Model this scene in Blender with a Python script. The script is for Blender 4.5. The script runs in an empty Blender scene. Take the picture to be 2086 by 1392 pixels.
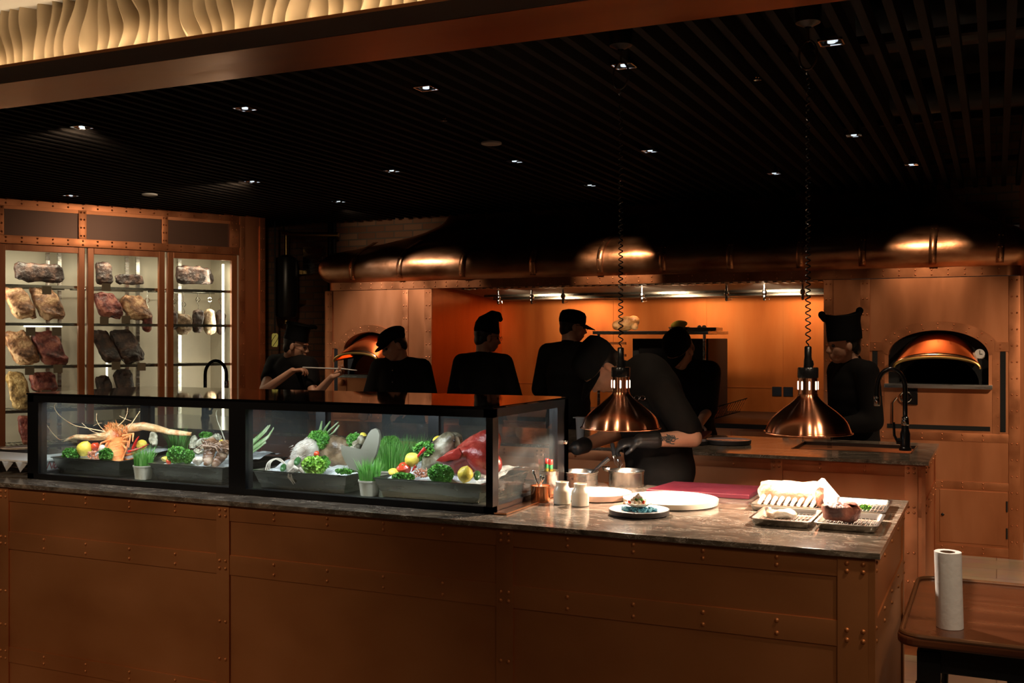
import bpy, bmesh, math, random
from mathutils import Vector, Matrix, Euler
from mathutils import noise as mnoise
PI = math.pi
SC = bpy.context.scene
COL = SC.collection
random.seed(7)
# ---------------------------------------------------------------- survey of the room
# room axes: +X runs along the counters to the right, +Y away from the guests, metres.
FPX = 2150.0; YAW = math.radians(24.66); CY, SY = math.cos(YAW), math.sin(YAW); EYE = 1.55
def ray(px, py):
    a = (px-1043)/FPX
    return (a*CY-SY, a*SY+CY, (690-py)/FPX)
def P(px, py, Y):                       # sight line met with the vertical plane at depth Y
    r = ray(px, py); k = Y/r[1]
    return Vector((r[0]*k, Y, EYE+r[2]*k))
def G(px, py, z):                       # sight line met with the level plane at height z
    r = ray(px, py); k = (z-EYE)/r[2]
    return Vector((r[0]*k, r[1]*k, z))
def XX(px, Y):
    return P(px, 690, Y).x
def V(*a): return Vector(a)
# ---------------------------------------------------------------- materials
MATS = {}
def nodes(name):
    m = bpy.data.materials.new(name); m.use_nodes = True
    nt = m.node_tree; b = nt.nodes['Principled BSDF']
    return m, nt, b
def setp(b, **k):
    names = dict(col='Base Color', rough='Roughness', metal='Metallic', ior='IOR', spec='Specular IOR Level', trans='Transmission Weight',
                 emc='Emission Color', ems='Emission Strength', coat='Coat Weight', sss='Subsurface Weight', alpha='Alpha', sheen='Sheen Weight', aniso='Anisotropic')
    for a, v in k.items():
        if a in ('col', 'emc') and len(v) == 3: v = (*v, 1)
        b.inputs[names[a]].default_value = v
def M(name, col=(.5,.5,.5), rough=.5, **k):
    if name in MATS: return MATS[name]
    m, nt, b = nodes(name); setp(b, col=col, rough=rough, **k); MATS[name] = m
    return m
def add(nt, t, **k):
    n = nt.nodes.new(t)
    for a, v in k.items(): setattr(n, a, v)
    return n
def varied(name, cols, rough=(.3,.5), scale=(4,4,4), detail=6, metal=0, bump=0, bscale=None, stops=None, coord='Object', **k):
    """noise driven colour ramp, roughness and bump"""
    if name in MATS: return MATS[name]
    m, nt, b = nodes(name); L = nt.links
    tc = add(nt, 'ShaderNodeTexCoord'); mp = add(nt, 'ShaderNodeMapping'); mp.inputs['Scale'].default_value = scale
    L.new(tc.outputs[coord], mp.inputs['Vector'])
    nz = add(nt, 'ShaderNodeTexNoise'); nz.inputs['Scale'].default_value = 1; nz.inputs['Detail'].default_value = detail
    L.new(mp.outputs[0], nz.inputs['Vector'])
    cr = add(nt, 'ShaderNodeValToRGB'); el = cr.color_ramp.elements
    n = len(cols); st = stops or [.3+.4*i/(n-1) for i in range(n)]
    el[0].position = st[0]; el[0].color = (*cols[0], 1); el[1].position = st[-1]; el[1].color = (*cols[-1], 1)
    for i in range(1, n-1):
        e = el.new(st[i]); e.color = (*cols[i], 1)
    L.new(nz.outputs['Fac'], cr.inputs['Fac']); L.new(cr.outputs[0], b.inputs['Base Color'])
    mr = add(nt, 'ShaderNodeMapRange'); mr.inputs[1].default_value = .3; mr.inputs[2].default_value = .7
    mr.inputs[3].default_value = rough[0]; mr.inputs[4].default_value = rough[1]
    L.new(nz.outputs['Fac'], mr.inputs[0]); L.new(mr.outputs[0], b.inputs['Roughness'])
    setp(b, metal=metal, **k)
    if bump:
        n2 = add(nt, 'ShaderNodeTexNoise'); n2.inputs['Scale'].default_value = 1; n2.inputs['Detail'].default_value = 5
        m2 = add(nt, 'ShaderNodeMapping'); m2.inputs['Scale'].default_value = bscale or scale
        L.new(tc.outputs[coord], m2.inputs['Vector']); L.new(m2.outputs[0], n2.inputs['Vector'])
        bp = add(nt, 'ShaderNodeBump'); bp.inputs['Strength'].default_value = bump; bp.inputs['Distance'].default_value = .01
        L.new(n2.outputs['Fac'], bp.inputs['Height']); L.new(bp.outputs[0], b.inputs['Normal'])
    MATS[name] = m
    return m
copper = varied('brushed copper sheet', [(.52,.185,.075), (.62,.235,.10), (.68,.28,.13)], rough=(.36,.5), scale=(4,4,.9), metal=.85, bump=.12, bscale=(3,3,3))
copperF = varied('aged counter copper', [(.50,.18,.06), (.60,.24,.085), (.66,.28,.11)], rough=(.42,.6), scale=(1.6,1.6,2.5), metal=.75, bump=.1, bscale=(2,2,2))
copperS = varied('copper strap', [(.48,.17,.07), (.64,.25,.11)], rough=(.32,.48), scale=(6,6,6), metal=.85, bump=.1, bscale=(8,8,8))
copperO = varied('deep orange copper', [(.46,.11,.02), (.64,.19,.04), (.72,.26,.07)], rough=(.36,.5), scale=(3,3,.7), metal=.75, bump=.1, bscale=(3,3,1))  # more orange than the other copper, for the recess walls
copperB = varied('beaten hood copper', [(.34,.13,.06), (.60,.27,.13), (.72,.38,.22)], rough=(.30,.42), scale=(4,4,9), metal=1, bump=.5, bscale=(6,6,5))
copperL = varied('lacquered spun copper', [(.80,.36,.17), (.90,.46,.25)], rough=(.14,.2), scale=(2,2,8), metal=1)
rivet = M('aged rivet head', (.30,.17,.09), .34, metal=1)
brass = M('old brass', (.55,.38,.13), .32, metal=1)
steel = varied('brushed stainless', [(.50,.49,.46), (.66,.65,.62)], rough=(.2,.34), scale=(2,2,30), metal=1)
steelD = varied('dark satin stainless', [(.26,.26,.23), (.38,.38,.34)], rough=(.22,.34), scale=(3,3,25), metal=1)
chrome = M('chrome', (.8,.8,.8), .1, metal=1)
blackF = M('black enamelled frame', (.006,.006,.007), .35)
blackG = M('black glass top', (.004,.004,.005), .03, ior=1.55)
blackM = M('matt black', (.008,.008,.008), .6)
blackP = M('glossy black plastic', (.008,.008,.009), .22)
void = M('void black', (.003,.003,.003), .9)  # near black for oven mouths, slots and the space above the slats
slatm = varied('dark stained slat', [(.009,.007,.006), (.015,.012,.010)], rough=(.75,.9), scale=(20,1,20), spec=.12)
white = M('white paint', (.72,.70,.66), .6)
cream = M('cream glazed ceramic', (.70,.66,.54), .25, coat=.4)
porcelain = M('white porcelain', (.86,.85,.82), .18, coat=.5)
charclay = M('charcoal stoneware', (.035,.032,.032), .3)
greyplate = M('pinkish grey glaze', (.42,.34,.35), .2, coat=.4)
paper = M('white paper', (.82,.81,.79), .8)
cardm = M('kraft card', (.20,.15,.10), .8)
redtxt = M('red ink', (.45,.03,.02), .6)
skin = varied('skin', [(.50,.25,.16), (.60,.33,.22)], rough=(.42,.55), scale=(9,9,9), sss=0)
cloth = varied('black chef cotton', [(.0045,.004,.004), (.0075,.0065,.0065)], rough=(.8,.9), scale=(12,12,12), bump=.3, bscale=(9,9,9), spec=.15)
cloth2 = varied('washed black cotton', [(.006,.005,.0045), (.010,.0085,.0075)], rough=(.8,.9), scale=(9,9,9), bump=.5, bscale=(8,8,8), spec=.12)
hatm = M('black hat felt', (.005,.005,.005), .85, spec=.15)
hair = M('black hair', (.01,.008,.007), .45)
eyem = M('eye', (.04,.03,.03), .2)
glove = M('black nitrile glove', (.018,.018,.019), .35)
ink = M('tattoo ink', (.05,.06,.06), .6)
lemonm = varied('lemon peel', [(.80,.58,.05), (.88,.72,.12)], rough=(.35,.45), scale=(20,20,20), bump=.2, bscale=(160,160,160))
lemoncut = varied('cut lemon flesh', [(.85,.62,.08), (.9,.8,.35)], rough=(.3,.4), scale=(60,60,60))
tomatom = M('tomato skin', (.62,.06,.02), .18, coat=.4)
chillim = M('red chilli skin', (.55,.02,.015), .18, coat=.5)
parsm = varied('parsley leaf', [(.03,.14,.015), (.10,.32,.04), (.22,.48,.08)], rough=(.4,.55), scale=(30,30,30))
kalem = varied('pale lettuce leaf', [(.10,.30,.03), (.32,.56,.08), (.5,.7,.16)], rough=(.4,.5), scale=(25,25,25))
grassm = varied('wheat grass blade', [(.06,.26,.03), (.14,.42,.06), (.35,.6,.2)], rough=(.4,.5), scale=(30,30,12))
leekm = varied('leek leaf', [(.12,.30,.08), (.35,.50,.22), (.6,.68,.45)], rough=(.4,.5), scale=(40,40,3))
cucm = varied('cucumber skin', [(.02,.08,.02), (.05,.16,.04)], rough=(.25,.35), scale=(30,30,30))
lobm = varied('cooked lobster shell', [(.60,.13,.03), (.80,.28,.08), (.88,.48,.18)], rough=(.28,.45), scale=(22,22,22), bump=.5, bscale=(70,70,70))
lobp = varied('pale lobster horn', [(.75,.36,.12), (.88,.62,.33), (.7,.2,.05)], rough=(.35,.5), scale=(26,26,26), bump=.6, bscale=(90,90,90))
brownsh = varied('live crayfish shell', [(.05,.025,.015), (.20,.10,.05), (.42,.30,.2)], rough=(.2,.35), scale=(24,24,24), bump=.5, bscale=(70,70,70))
shellm = varied('oyster shell', [(.16,.15,.09), (.45,.42,.30), (.68,.65,.52)], rough=(.5,.7), scale=(30,30,30), bump=.8, bscale=(60,60,60))
fishw = varied('pale fish belly', [(.22,.17,.12), (.52,.46,.38), (.7,.65,.57)], rough=(.2,.35), scale=(18,18,18), bump=.4, bscale=(70,70,70))
fishb = varied('mottled brown fish skin', [(.07,.045,.025), (.20,.13,.07), (.38,.30,.20)], rough=(.22,.35), scale=(20,20,20), bump=.4, bscale=(60,60,60))
fishg = varied('translucent grey fin', [(.12,.115,.085), (.19,.18,.14)], rough=(.3,.4), scale=(6,6,6))
fishr = varied('red snapper skin', [(.16,.012,.01), (.30,.025,.018), (.46,.09,.06)], rough=(.18,.3), scale=(14,14,14), bump=.3, bscale=(110,110,110))
fishd = varied('silver grouper skin', [(.05,.04,.03), (.18,.15,.09), (.5,.46,.35)], rough=(.18,.3), scale=(26,26,26), bump=.4, bscale=(90,90,90))
squidm = varied('orange seaweed garnish', [(.5,.14,.06), (.8,.38,.22)], rough=(.4,.5), scale=(30,30,30))
bonem = varied('garlic skin', [(.6,.5,.38), (.8,.74,.62)], rough=(.4,.5), scale=(30,30,30), bump=.4, bscale=(60,60,60))
icem = varied('crushed ice', [(.62,.66,.66), (.85,.88,.88)], rough=(.12,.3), scale=(50,50,50), bump=.8, bscale=(60,60,60))
def meat(n, a, b_, c): return varied(n, [a, b_, c], rough=(.4,.65), scale=(14,14,14), detail=9, bump=1.0, bscale=(40,40,40), stops=[.38,.5,.60])
meatT = meat('tan aged beef', (.11,.045,.02), (.30,.14,.065), (.52,.32,.17))
meatD = meat('dark aged beef', (.012,.006,.005), (.035,.016,.012), (.09,.045,.03))
meatR = meat('red aged beef', (.07,.010,.008), (.19,.035,.028), (.36,.12,.08))
meatS = meat('straw cured beef', (.08,.045,.012), (.24,.14,.045), (.46,.32,.14))
meatH = meat('hanging cured pork', (.10,.06,.03), (.26,.17,.10), (.44,.34,.22))
roast = meat('roast crust', (.05,.012,.008), (.24,.07,.04), (.45,.20,.12))
ribm = meat('browned pork', (.50,.26,.14), (.80,.62,.44), (.88,.78,.64))
roastb = meat('golden roast', (.34,.14,.04), (.56,.27,.09), (.68,.40,.17))
bluesalt = varied('blue salt', [(.01,.13,.24), (.05,.36,.50), (.5,.75,.82)], rough=(.4,.6), scale=(90,90,90), bump=.9, bscale=(150,150,150))
boardm = varied('dark red cutting board', [(.070,.006,.015), (.095,.009,.021)], rough=(.4,.55), scale=(12,12,12), bump=.1, bscale=(60,60,60))
oilm = M('sauce', (.20,.14,.02), .1)
redcap = M('red cap', (.60,.03,.02), .4)
towelm = varied('paper towel', [(.74,.73,.72), (.82,.81,.80)], rough=(.8,.9), scale=(9,9,9), bump=.15, bscale=(50,50,50))
clearp = M('frosted plastic', (.72,.70,.68), .35, trans=.25)
plaster = varied('sculpted plaster', [(.36,.27,.17), (.44,.34,.22)], rough=(.6,.8), scale=(3,3,3))
duct = M('dark duct', (.02,.02,.02), .5)
tableW = varied('polished mahogany', [(.055,.018,.009), (.11,.036,.016), (.15,.055,.024)], rough=(.18,.3), scale=(2,14,14), spec=.35)
coolin = varied('cooler liner', [(.55,.50,.40), (.62,.57,.46)], rough=(.35,.5), scale=(2,2,2))
woodd = varied('copper toned door frame', [(.34,.10,.03), (.46,.16,.055)], rough=(.3,.42), scale=(20,20,1.5), metal=.35)
def glass(name, tint=(.96,.98,.97), rough=0.0, haze=0):
    m = bpy.data.materials.new(name); m.use_nodes = True; nt = m.node_tree; nt.nodes.clear(); L = nt.links
    o = add(nt, 'ShaderNodeOutputMaterial'); t = add(nt, 'ShaderNodeBsdfTransparent'); t.inputs[0].default_value = (*tint, 1)
    g = add(nt, 'ShaderNodeBsdfGlossy'); g.inputs['Roughness'].default_value = rough
    fr = add(nt, 'ShaderNodeFresnel'); fr.inputs[0].default_value = 1.5; mx = add(nt, 'ShaderNodeMixShader')
    ge = add(nt, 'ShaderNodeNewGeometry'); iv = add(nt, 'ShaderNodeMath', operation='SUBTRACT'); iv.inputs[0].default_value = 1; L.new(ge.outputs['Backfacing'], iv.inputs[1])
    mu = add(nt, 'ShaderNodeMath', operation='MULTIPLY'); L.new(iv.outputs[0], mu.inputs[0]); L.new(fr.outputs[0], mu.inputs[1])
    L.new(mu.outputs[0], mx.inputs[0]); L.new(t.outputs[0], mx.inputs[1]); L.new(g.outputs[0], mx.inputs[2])
    out = mx
    if haze:
        d = add(nt, 'ShaderNodeBsdfDiffuse'); d.inputs[0].default_value = (.6,.66,.66,1)  # pale diffuse veil mixed in to stand for reflections on the glass
        tc = add(nt, 'ShaderNodeTexCoord'); nz = add(nt, 'ShaderNodeTexNoise'); nz.inputs['Scale'].default_value = 3
        mr = add(nt, 'ShaderNodeMapRange'); mr.inputs[1].default_value = .4; mr.inputs[2].default_value = .7; mr.inputs[3].default_value = haze*.3; mr.inputs[4].default_value = haze
        L.new(tc.outputs['Object'], nz.inputs['Vector']); L.new(nz.outputs[0], mr.inputs[0])
        m2 = add(nt, 'ShaderNodeMixShader'); L.new(mr.outputs[0], m2.inputs[0]); L.new(mx.outputs[0], m2.inputs[1]); L.new(d.outputs[0], m2.inputs[2]); out = m2
    L.new(out.outputs[0], o.inputs[0]); MATS[name] = m
    return m
glassC = glass('display glass', haze=.05)
glassD = glass('cooler door glass')
glassB = glass('clear bottle glass', (.9,.9,.9), .02)
def emit(name, col, s):
    m, nt, b = nodes(name); setp(b, col=(0,0,0), emc=col, ems=s); MATS[name] = m
    return m
bulbm = emit('glowing heat bulb', (1,.72,.42), 14)
slotm = emit('lamp slot glow', (1,.86,.68), 4)
ledc = emit('cool led strip', (.78,.84,1), 14)
ledw = emit('warm led tube', (1,.90,.68), 6)
emberm = emit('glowing embers', (1,.14,.02), 1.6)
def marble_mat():
    m, nt, b = nodes('dark veined marble'); L = nt.links
    tc = add(nt, 'ShaderNodeTexCoord'); mp = add(nt, 'ShaderNodeMapping'); mp.inputs['Scale'].default_value = (2.4,5,5); mp.inputs['Rotation'].default_value = (0,0,.35)
    L.new(tc.outputs['Object'], mp.inputs[0])
    n1 = add(nt, 'ShaderNodeTexNoise'); n1.inputs['Scale'].default_value = 3; n1.inputs['Detail'].default_value = 12; n1.inputs['Roughness'].default_value = .72; n1.inputs['Distortion'].default_value = 1.6
    L.new(mp.outputs[0], n1.inputs['Vector'])
    cr = add(nt, 'ShaderNodeValToRGB'); e = cr.color_ramp.elements
    e[0].position = .34; e[0].color = (.05,.038,.028,1); e[1].position = .60; e[1].color = (.27,.215,.165,1)
    q = e.new(.66); q.color = (.5,.42,.34,1); q = e.new(.50); q.color = (.15,.118,.09,1)
    L.new(n1.outputs[0], cr.inputs[0])
    n2 = add(nt, 'ShaderNodeTexNoise'); n2.inputs['Scale'].default_value = 5; n2.inputs['Detail'].default_value = 8; n2.inputs['Distortion'].default_value = 2.5
    L.new(mp.outputs[0], n2.inputs['Vector'])
    c2 = add(nt, 'ShaderNodeValToRGB'); e = c2.color_ramp.elements
    e[0].position = .487; e[0].color = (0,0,0,1); e[1].position = .50; e[1].color = (1,1,1,1); q = e.new(.513); q.color = (0,0,0,1)
    L.new(n2.outputs[0], c2.inputs[0])
    n3 = add(nt, 'ShaderNodeTexNoise'); n3.inputs['Scale'].default_value = 2.2; L.new(mp.outputs[0], n3.inputs['Vector'])
    c3 = add(nt, 'ShaderNodeValToRGB'); c3.color_ramp.elements[0].position = .45; c3.color_ramp.elements[1].position = .62
    L.new(n3.outputs[0], c3.inputs[0])
    mu = add(nt, 'ShaderNodeMath', operation='MULTIPLY'); L.new(c2.outputs[0], mu.inputs[0]); L.new(c3.outputs[0], mu.inputs[1])
    mx = add(nt, 'ShaderNodeMixRGB'); L.new(mu.outputs[0], mx.inputs[0]); L.new(cr.outputs[0], mx.inputs[1]); mx.inputs[2].default_value = (.70,.64,.56,1)
    L.new(mx.outputs[0], b.inputs['Base Color']); setp(b, rough=.14)
    return m
marble = marble_mat()
def brick_mat():
    m, nt, b = nodes('old brick wall'); L = nt.links
    tc = add(nt, 'ShaderNodeTexCoord'); mp = add(nt, 'ShaderNodeMapping'); mp.inputs['Rotation'].default_value = (PI/2,0,0)
    L.new(tc.outputs['Object'], mp.inputs[0])
    br = add(nt, 'ShaderNodeTexBrick'); br.inputs['Scale'].default_value = 1; br.inputs['Brick Width'].default_value = .21; br.inputs['Row Height'].default_value = .065
    br.inputs['Mortar Size'].default_value = .006
    br.inputs['Color1'].default_value = (.22,.10,.055,1); br.inputs['Color2'].default_value = (.34,.19,.11,1); br.inputs['Mortar'].default_value = (.16,.13,.10,1)
    L.new(mp.outputs[0], br.inputs['Vector']); L.new(br.outputs['Color'], b.inputs['Base Color'])
    bp = add(nt, 'ShaderNodeBump'); bp.inputs['Distance'].default_value = .01; bp.invert = True; L.new(br.outputs['Fac'], bp.inputs['Height']); L.new(bp.outputs[0], b.inputs['Normal'])
    setp(b, rough=.85)
    return m
brickm = brick_mat()
def floor_mat():
    m, nt, b = nodes('pale stone plank floor'); L = nt.links
    tc = add(nt, 'ShaderNodeTexCoord'); mp = add(nt, 'ShaderNodeMapping'); mp.inputs['Rotation'].default_value = (0,0,.0)
    L.new(tc.outputs['Object'], mp.inputs[0])
    br = add(nt, 'ShaderNodeTexBrick'); br.inputs['Brick Width'].default_value = .9; br.inputs['Row Height'].default_value = .3; br.inputs['Scale'].default_value = 1
    br.inputs['Mortar Size'].default_value = .003; br.inputs['Color1'].default_value = (.46,.38,.28,1); br.inputs['Color2'].default_value = (.58,.49,.37,1); br.inputs['Mortar'].default_value = (.2,.16,.12,1)
    L.new(mp.outputs[0], br.inputs['Vector'])
    nz = add(nt, 'ShaderNodeTexNoise'); nz.inputs['Scale'].default_value = 5; nz.inputs['Detail'].default_value = 8
    mx = add(nt, 'ShaderNodeMixRGB', blend_type='MULTIPLY'); mx.inputs[0].default_value = .5; L.new(br.outputs[0], mx.inputs[1]); L.new(nz.outputs['Color'], mx.inputs[2])
    L.new(tc.outputs['Object'], nz.inputs['Vector']); L.new(mx.outputs[0], b.inputs['Base Color']); setp(b, rough=.32)
    return m
floorm = floor_mat()
def mesh_mat():
    m, nt, b = nodes('perforated dark mesh'); L = nt.links
    tc = add(nt, 'ShaderNodeTexCoord'); vo = add(nt, 'ShaderNodeTexVoronoi'); vo.inputs['Scale'].default_value = 70; vo.inputs['Randomness'].default_value = 0
    mp = add(nt, 'ShaderNodeMapping'); mp.inputs['Rotation'].default_value = (0,0,-math.radians(62.2))
    L.new(tc.outputs['Object'], mp.inputs[0]); L.new(mp.outputs[0], vo.inputs['Vector'])
    cr = add(nt, 'ShaderNodeValToRGB'); cr.color_ramp.elements[0].position = .35; cr.color_ramp.elements[0].color = (.004,.003,.003,1); cr.color_ramp.elements[1].position = .45; cr.color_ramp.elements[1].color = (.14,.07,.045,1)
    L.new(vo.outputs['Distance'], cr.inputs[0]); L.new(cr.outputs[0], b.inputs['Base Color']); setp(b, rough=.4, metal=.5)
    return m
meshm = mesh_mat()
def spun_mat():
    m, nt, b = nodes('spun lacquered lamp copper'); L = nt.links
    setp(b, col=(.92,.40,.22), rough=.22, metal=1, aniso=.92)
    tg = add(nt, 'ShaderNodeTangent', direction_type='RADIAL', axis='Z'); L.new(tg.outputs[0], b.inputs['Tangent']); b.inputs['Anisotropic Rotation'].default_value = .25
    setp(b, coat=.3); b.inputs['Coat Roughness'].default_value = .08
    return m
spun = spun_mat()
# ---------------------------------------------------------------- mesh builder
def cr_(pts, n=6):
    pts = [Vector(p) for p in pts]; out = []
    for i in range(len(pts)-1):
        p0, p1, p2, p3 = pts[max(0, i-1)], pts[i], pts[i+1], pts[min(len(pts)-1, i+2)]
        for k in range(n):
            q = k/n; out.append(.5*((2*p1)+(p2-p0)*q+(2*p0-5*p1+4*p2-p3)*q*q+(3*p1-p0-3*p2+p3)*q**3))
    return out+[pts[-1]]
class MB:
    def __init__(s): s.bm = bmesh.new()
    def _fin(s, vs, fs, mi, Mx, smooth):
        for f in fs:
            f.material_index = mi; f.smooth = smooth
        if Mx is not None: bmesh.ops.transform(s.bm, matrix=Mx, verts=vs)
        return s
    def poly(s, pts, faces, mi=0, Mx=None, smooth=False):
        vs = [s.bm.verts.new(p) for p in pts]; fs = []
        for f in faces:
            try: fs.append(s.bm.faces.new([vs[i] for i in f]))
            except ValueError: pass
        return s._fin(vs, fs, mi, Mx, smooth)
    def box(s, a, b, mi=0, bev=0, Mx=None):
        x0,y0,z0 = [min(a[i], b[i]) for i in range(3)]; x1,y1,z1 = [max(a[i], b[i]) for i in range(3)]
        pts = [(x0,y0,z0),(x1,y0,z0),(x1,y1,z0),(x0,y1,z0),(x0,y0,z1),(x1,y0,z1),(x1,y1,z1),(x0,y1,z1)]
        fc = [(0,3,2,1),(4,5,6,7),(0,1,5,4),(1,2,6,5),(2,3,7,6),(3,0,4,7)]
        if not bev: return s.poly(pts, fc, mi, Mx)
        t = bmesh.new(); vs = [t.verts.new(p) for p in pts]
        for f in fc: t.faces.new([vs[i] for i in f])
        bmesh.ops.bevel(t, geom=t.edges[:], offset=min(bev, .45*min(x1-x0, y1-y0, z1-z0)), segments=2, affect='EDGES', profile=.7)
        t.verts.index_update()
        s.poly([v.co.copy() for v in t.verts], [[v.index for v in f.verts] for f in t.faces], mi, Mx); t.free()
        return s
    def tube(s, pts, r, seg=8, mi=0, caps=True, Mx=None, closed=False):
        pts = [Vector(p) for p in pts]; n = len(pts); rs = r if isinstance(r, (list, tuple)) else [r]*n
        if len(rs) != n: rs = [rs[0]+(rs[-1]-rs[0])*i/(n-1) for i in range(n)]
        up = None; out = []; fs = []; prev = None
        for i in range(n):
            if closed: t = pts[(i+1) % n]-pts[i-1]
            else: t = pts[min(i+1, n-1)]-pts[max(i-1, 0)]
            if t.length < 1e-9: t = Vector((0,0,1))
            t.normalize()
            if prev is None:
                u = t.cross(Vector((0,0,1)));
                if u.length < .05: u = t.cross(Vector((1,0,0)))
            else: u = prev-t*prev.dot(t)
            u.normalize(); prev = u; w = t.cross(u)
            for k in range(seg):
                a = 2*PI*k/seg; out.append(pts[i]+(u*math.cos(a)+w*math.sin(a))*rs[i])
        m = n if closed else n-1
        for i in range(m):
            for k in range(seg):
                a = i*seg+k; b = i*seg+(k+1) % seg; c = ((i+1) % n)*seg+(k+1) % seg; d = ((i+1) % n)*seg+k
                fs.append((a, b, c, d))
        if caps and not closed:
            fs.append(tuple(range(seg-1, -1, -1))); fs.append(tuple((n-1)*seg+k for k in range(seg)))
        return s.poly(out, fs, mi, Mx, True)
    def cyl(s, p0, p1, r0, r1=None, seg=20, mi=0, Mx=None):
        return s.tube([p0, p1], [r0, r0 if r1 is None else r1], seg, mi, True, Mx)
    def lathe(s, prof, c=(0,0,0), seg=32, mi=0, Mx=None, smooth=True, wob=None, caps=False):
        out = []; fs = []; c = Vector(c); n = len(prof)
        for r, z in prof:
            for k in range(seg):
                a = 2*PI*k/seg; q = r*(1+(wob(a) if wob else 0)); out.append(c+Vector((q*math.cos(a), q*math.sin(a), z)))
        for i in range(n-1):
            for k in range(seg):
                fs.append((i*seg+k, i*seg+(k+1) % seg, (i+1)*seg+(k+1) % seg, (i+1)*seg+k))
        if caps and prof[0][0] > 1e-5: fs.append(tuple(range(seg-1, -1, -1)))
        if caps and prof[-1][0] > 1e-5: fs.append(tuple((n-1)*seg+k for k in range(seg)))
        return s.poly(out, fs, mi, Mx, smooth)
    def ell(s, c, r, seg=16, ring=10, mi=0, rot=None, Mx=None):
        if not isinstance(r, (list, tuple, Vector)): r = (r, r, r)
        R = Euler(rot).to_matrix() if rot is not None and not isinstance(rot, Matrix) else (rot or Matrix.Identity(3))
        c = Vector(c); out = [c+R @ Vector((0,0,-r[2]))]; fs = []
        for i in range(1, ring):
            t = -PI/2+PI*i/ring
            for k in range(seg):
                a = 2*PI*k/seg
                out.append(c+R @ Vector((r[0]*math.cos(t)*math.cos(a), r[1]*math.cos(t)*math.sin(a), r[2]*math.sin(t))))
        out.append(c+R @ Vector((0,0,r[2])))
        for k in range(seg): fs.append((0, 1+(k+1) % seg, 1+k))
        for i in range(ring-2):
            for k in range(seg):
                a = 1+i*seg+k; b = 1+i*seg+(k+1) % seg; fs.append((a, b, b+seg, a+seg))
        L = len(out)-1
        for k in range(seg): fs.append((L, 1+(ring-2)*seg+k, 1+(ring-2)*seg+(k+1) % seg))
        return s.poly(out, fs, mi, Mx, True)
    def grid(s, fn, nu, nv, mi=0, smooth=True, Mx=None, closed_u=False):
        out = [fn(i/nu, j/nv) for j in range(nv+1) for i in range(nu+1)]; fs = []
        w = nu+1
        for j in range(nv):
            for i in range(nu): fs.append((j*w+i, j*w+i+1, (j+1)*w+i+1, (j+1)*w+i))
        return s.poly(out, fs, mi, Mx, smooth)
    def prism(s, poly, h0, h1, axis='y', mi=0, Mx=None, smooth=False):
        n = len(poly)
        def q(a, b, h): return {'y': (a, h, b), 'z': (a, b, h), 'x': (h, a, b)}[axis]
        pts = [q(a, b, h0) for a, b in poly]+[q(a, b, h1) for a, b in poly]
        fs = [tuple(range(n)), tuple(range(2*n-1, n-1, -1))]+[(i, n+i, n+(i+1) % n, (i+1) % n) for i in range(n)]
        return s.poly(pts, fs, mi, Mx, smooth)
    def rivets(s, pts, n=(0,-1,0), r=.0068, mi=1):
        R = Vector((0,0,1)).rotation_difference(Vector(n)).to_matrix().to_4x4()
        for p in pts:
            s.lathe([(r,0),(r*.86,r*.4),(r*.5,r*.72),(.0,r*.82)], (0,0,0), 8, mi, Matrix.Translation(p) @ R)
        return s
    def noise(s, amp, sc, seed=0):
        for v in s.bm.verts:
            d = mnoise.noise_vector(v.co*sc+Vector((seed*7.3, seed*3.1, 0))); v.co += d*amp
        return s
    def mesh(s, name, recalc=True, sharp=38):
        if recalc: bmesh.ops.recalc_face_normals(s.bm, faces=s.bm.faces[:])
        me = bpy.data.meshes.new(name); s.bm.to_mesh(me); s.bm.free()
        if sharp and any(p.use_smooth for p in me.polygons):
            me.set_sharp_from_angle(angle=math.radians(sharp))
        return me
    def build(s, name, mats, parent=None, **k):
        me = s.mesh(name, **k)
        return link(name, me, mats, parent)
def link(name, me, mats, parent=None):
    if not isinstance(mats, (list, tuple)): mats = [mats]
    me.materials.clear()
    for m in mats: me.materials.append(m)
    o = bpy.data.objects.new(name, me); COL.objects.link(o)
    if parent is not None:
        o.parent = parent; o.matrix_parent_inverse = Matrix.Identity(4)
        o.matrix_basis = parent_world(parent).inverted()
    return o
def parent_world(p):
    m = p.matrix_basis.copy()
    return parent_world(p.parent) @ m if p.parent else m
# every mesh is written in room coordinates; a thing's Empty sits at its base and children are offset back
def thing(name, label, cat, loc=(0,0,0), group=None, rz=0):
    o = bpy.data.objects.new(name, None); COL.objects.link(o); o.empty_display_size = .05
    o.location = loc; o.rotation_euler = (0,0,rz); o['label'] = label; o['category'] = cat
    o.matrix_basis = Matrix.Translation(loc) @ Matrix.Rotation(rz, 4, 'Z')
    if group: o['group'] = group
    return o
def tag(o, label, cat, group=None):
    o['label'] = label; o['category'] = cat
    if group: o['group'] = group
    recenter(o)
    return o
def recenter(o):                         # origin of a one-mesh thing goes to its base
    if o.type != 'MESH' or not o.data.vertices: return
    vs = [v.co for v in o.data.vertices]
    c = Vector(((min(v.x for v in vs)+max(v.x for v in vs))/2, (min(v.y for v in vs)+max(v.y for v in vs))/2, min(v.z for v in vs)))
    o.data.transform(Matrix.Translation(-c)); o.matrix_basis = Matrix.Translation(c) @ o.matrix_basis
def struct(o): o['kind'] = 'structure'; return o
def stuff(o): o['kind'] = 'stuff'; return o
def copy_tree(o, parent=None):
    c = o.copy(); COL.objects.link(c); c.parent = parent
    for ch in [x for x in bpy.data.objects if x.parent == o]: copy_tree(ch, c)
    return c
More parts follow.
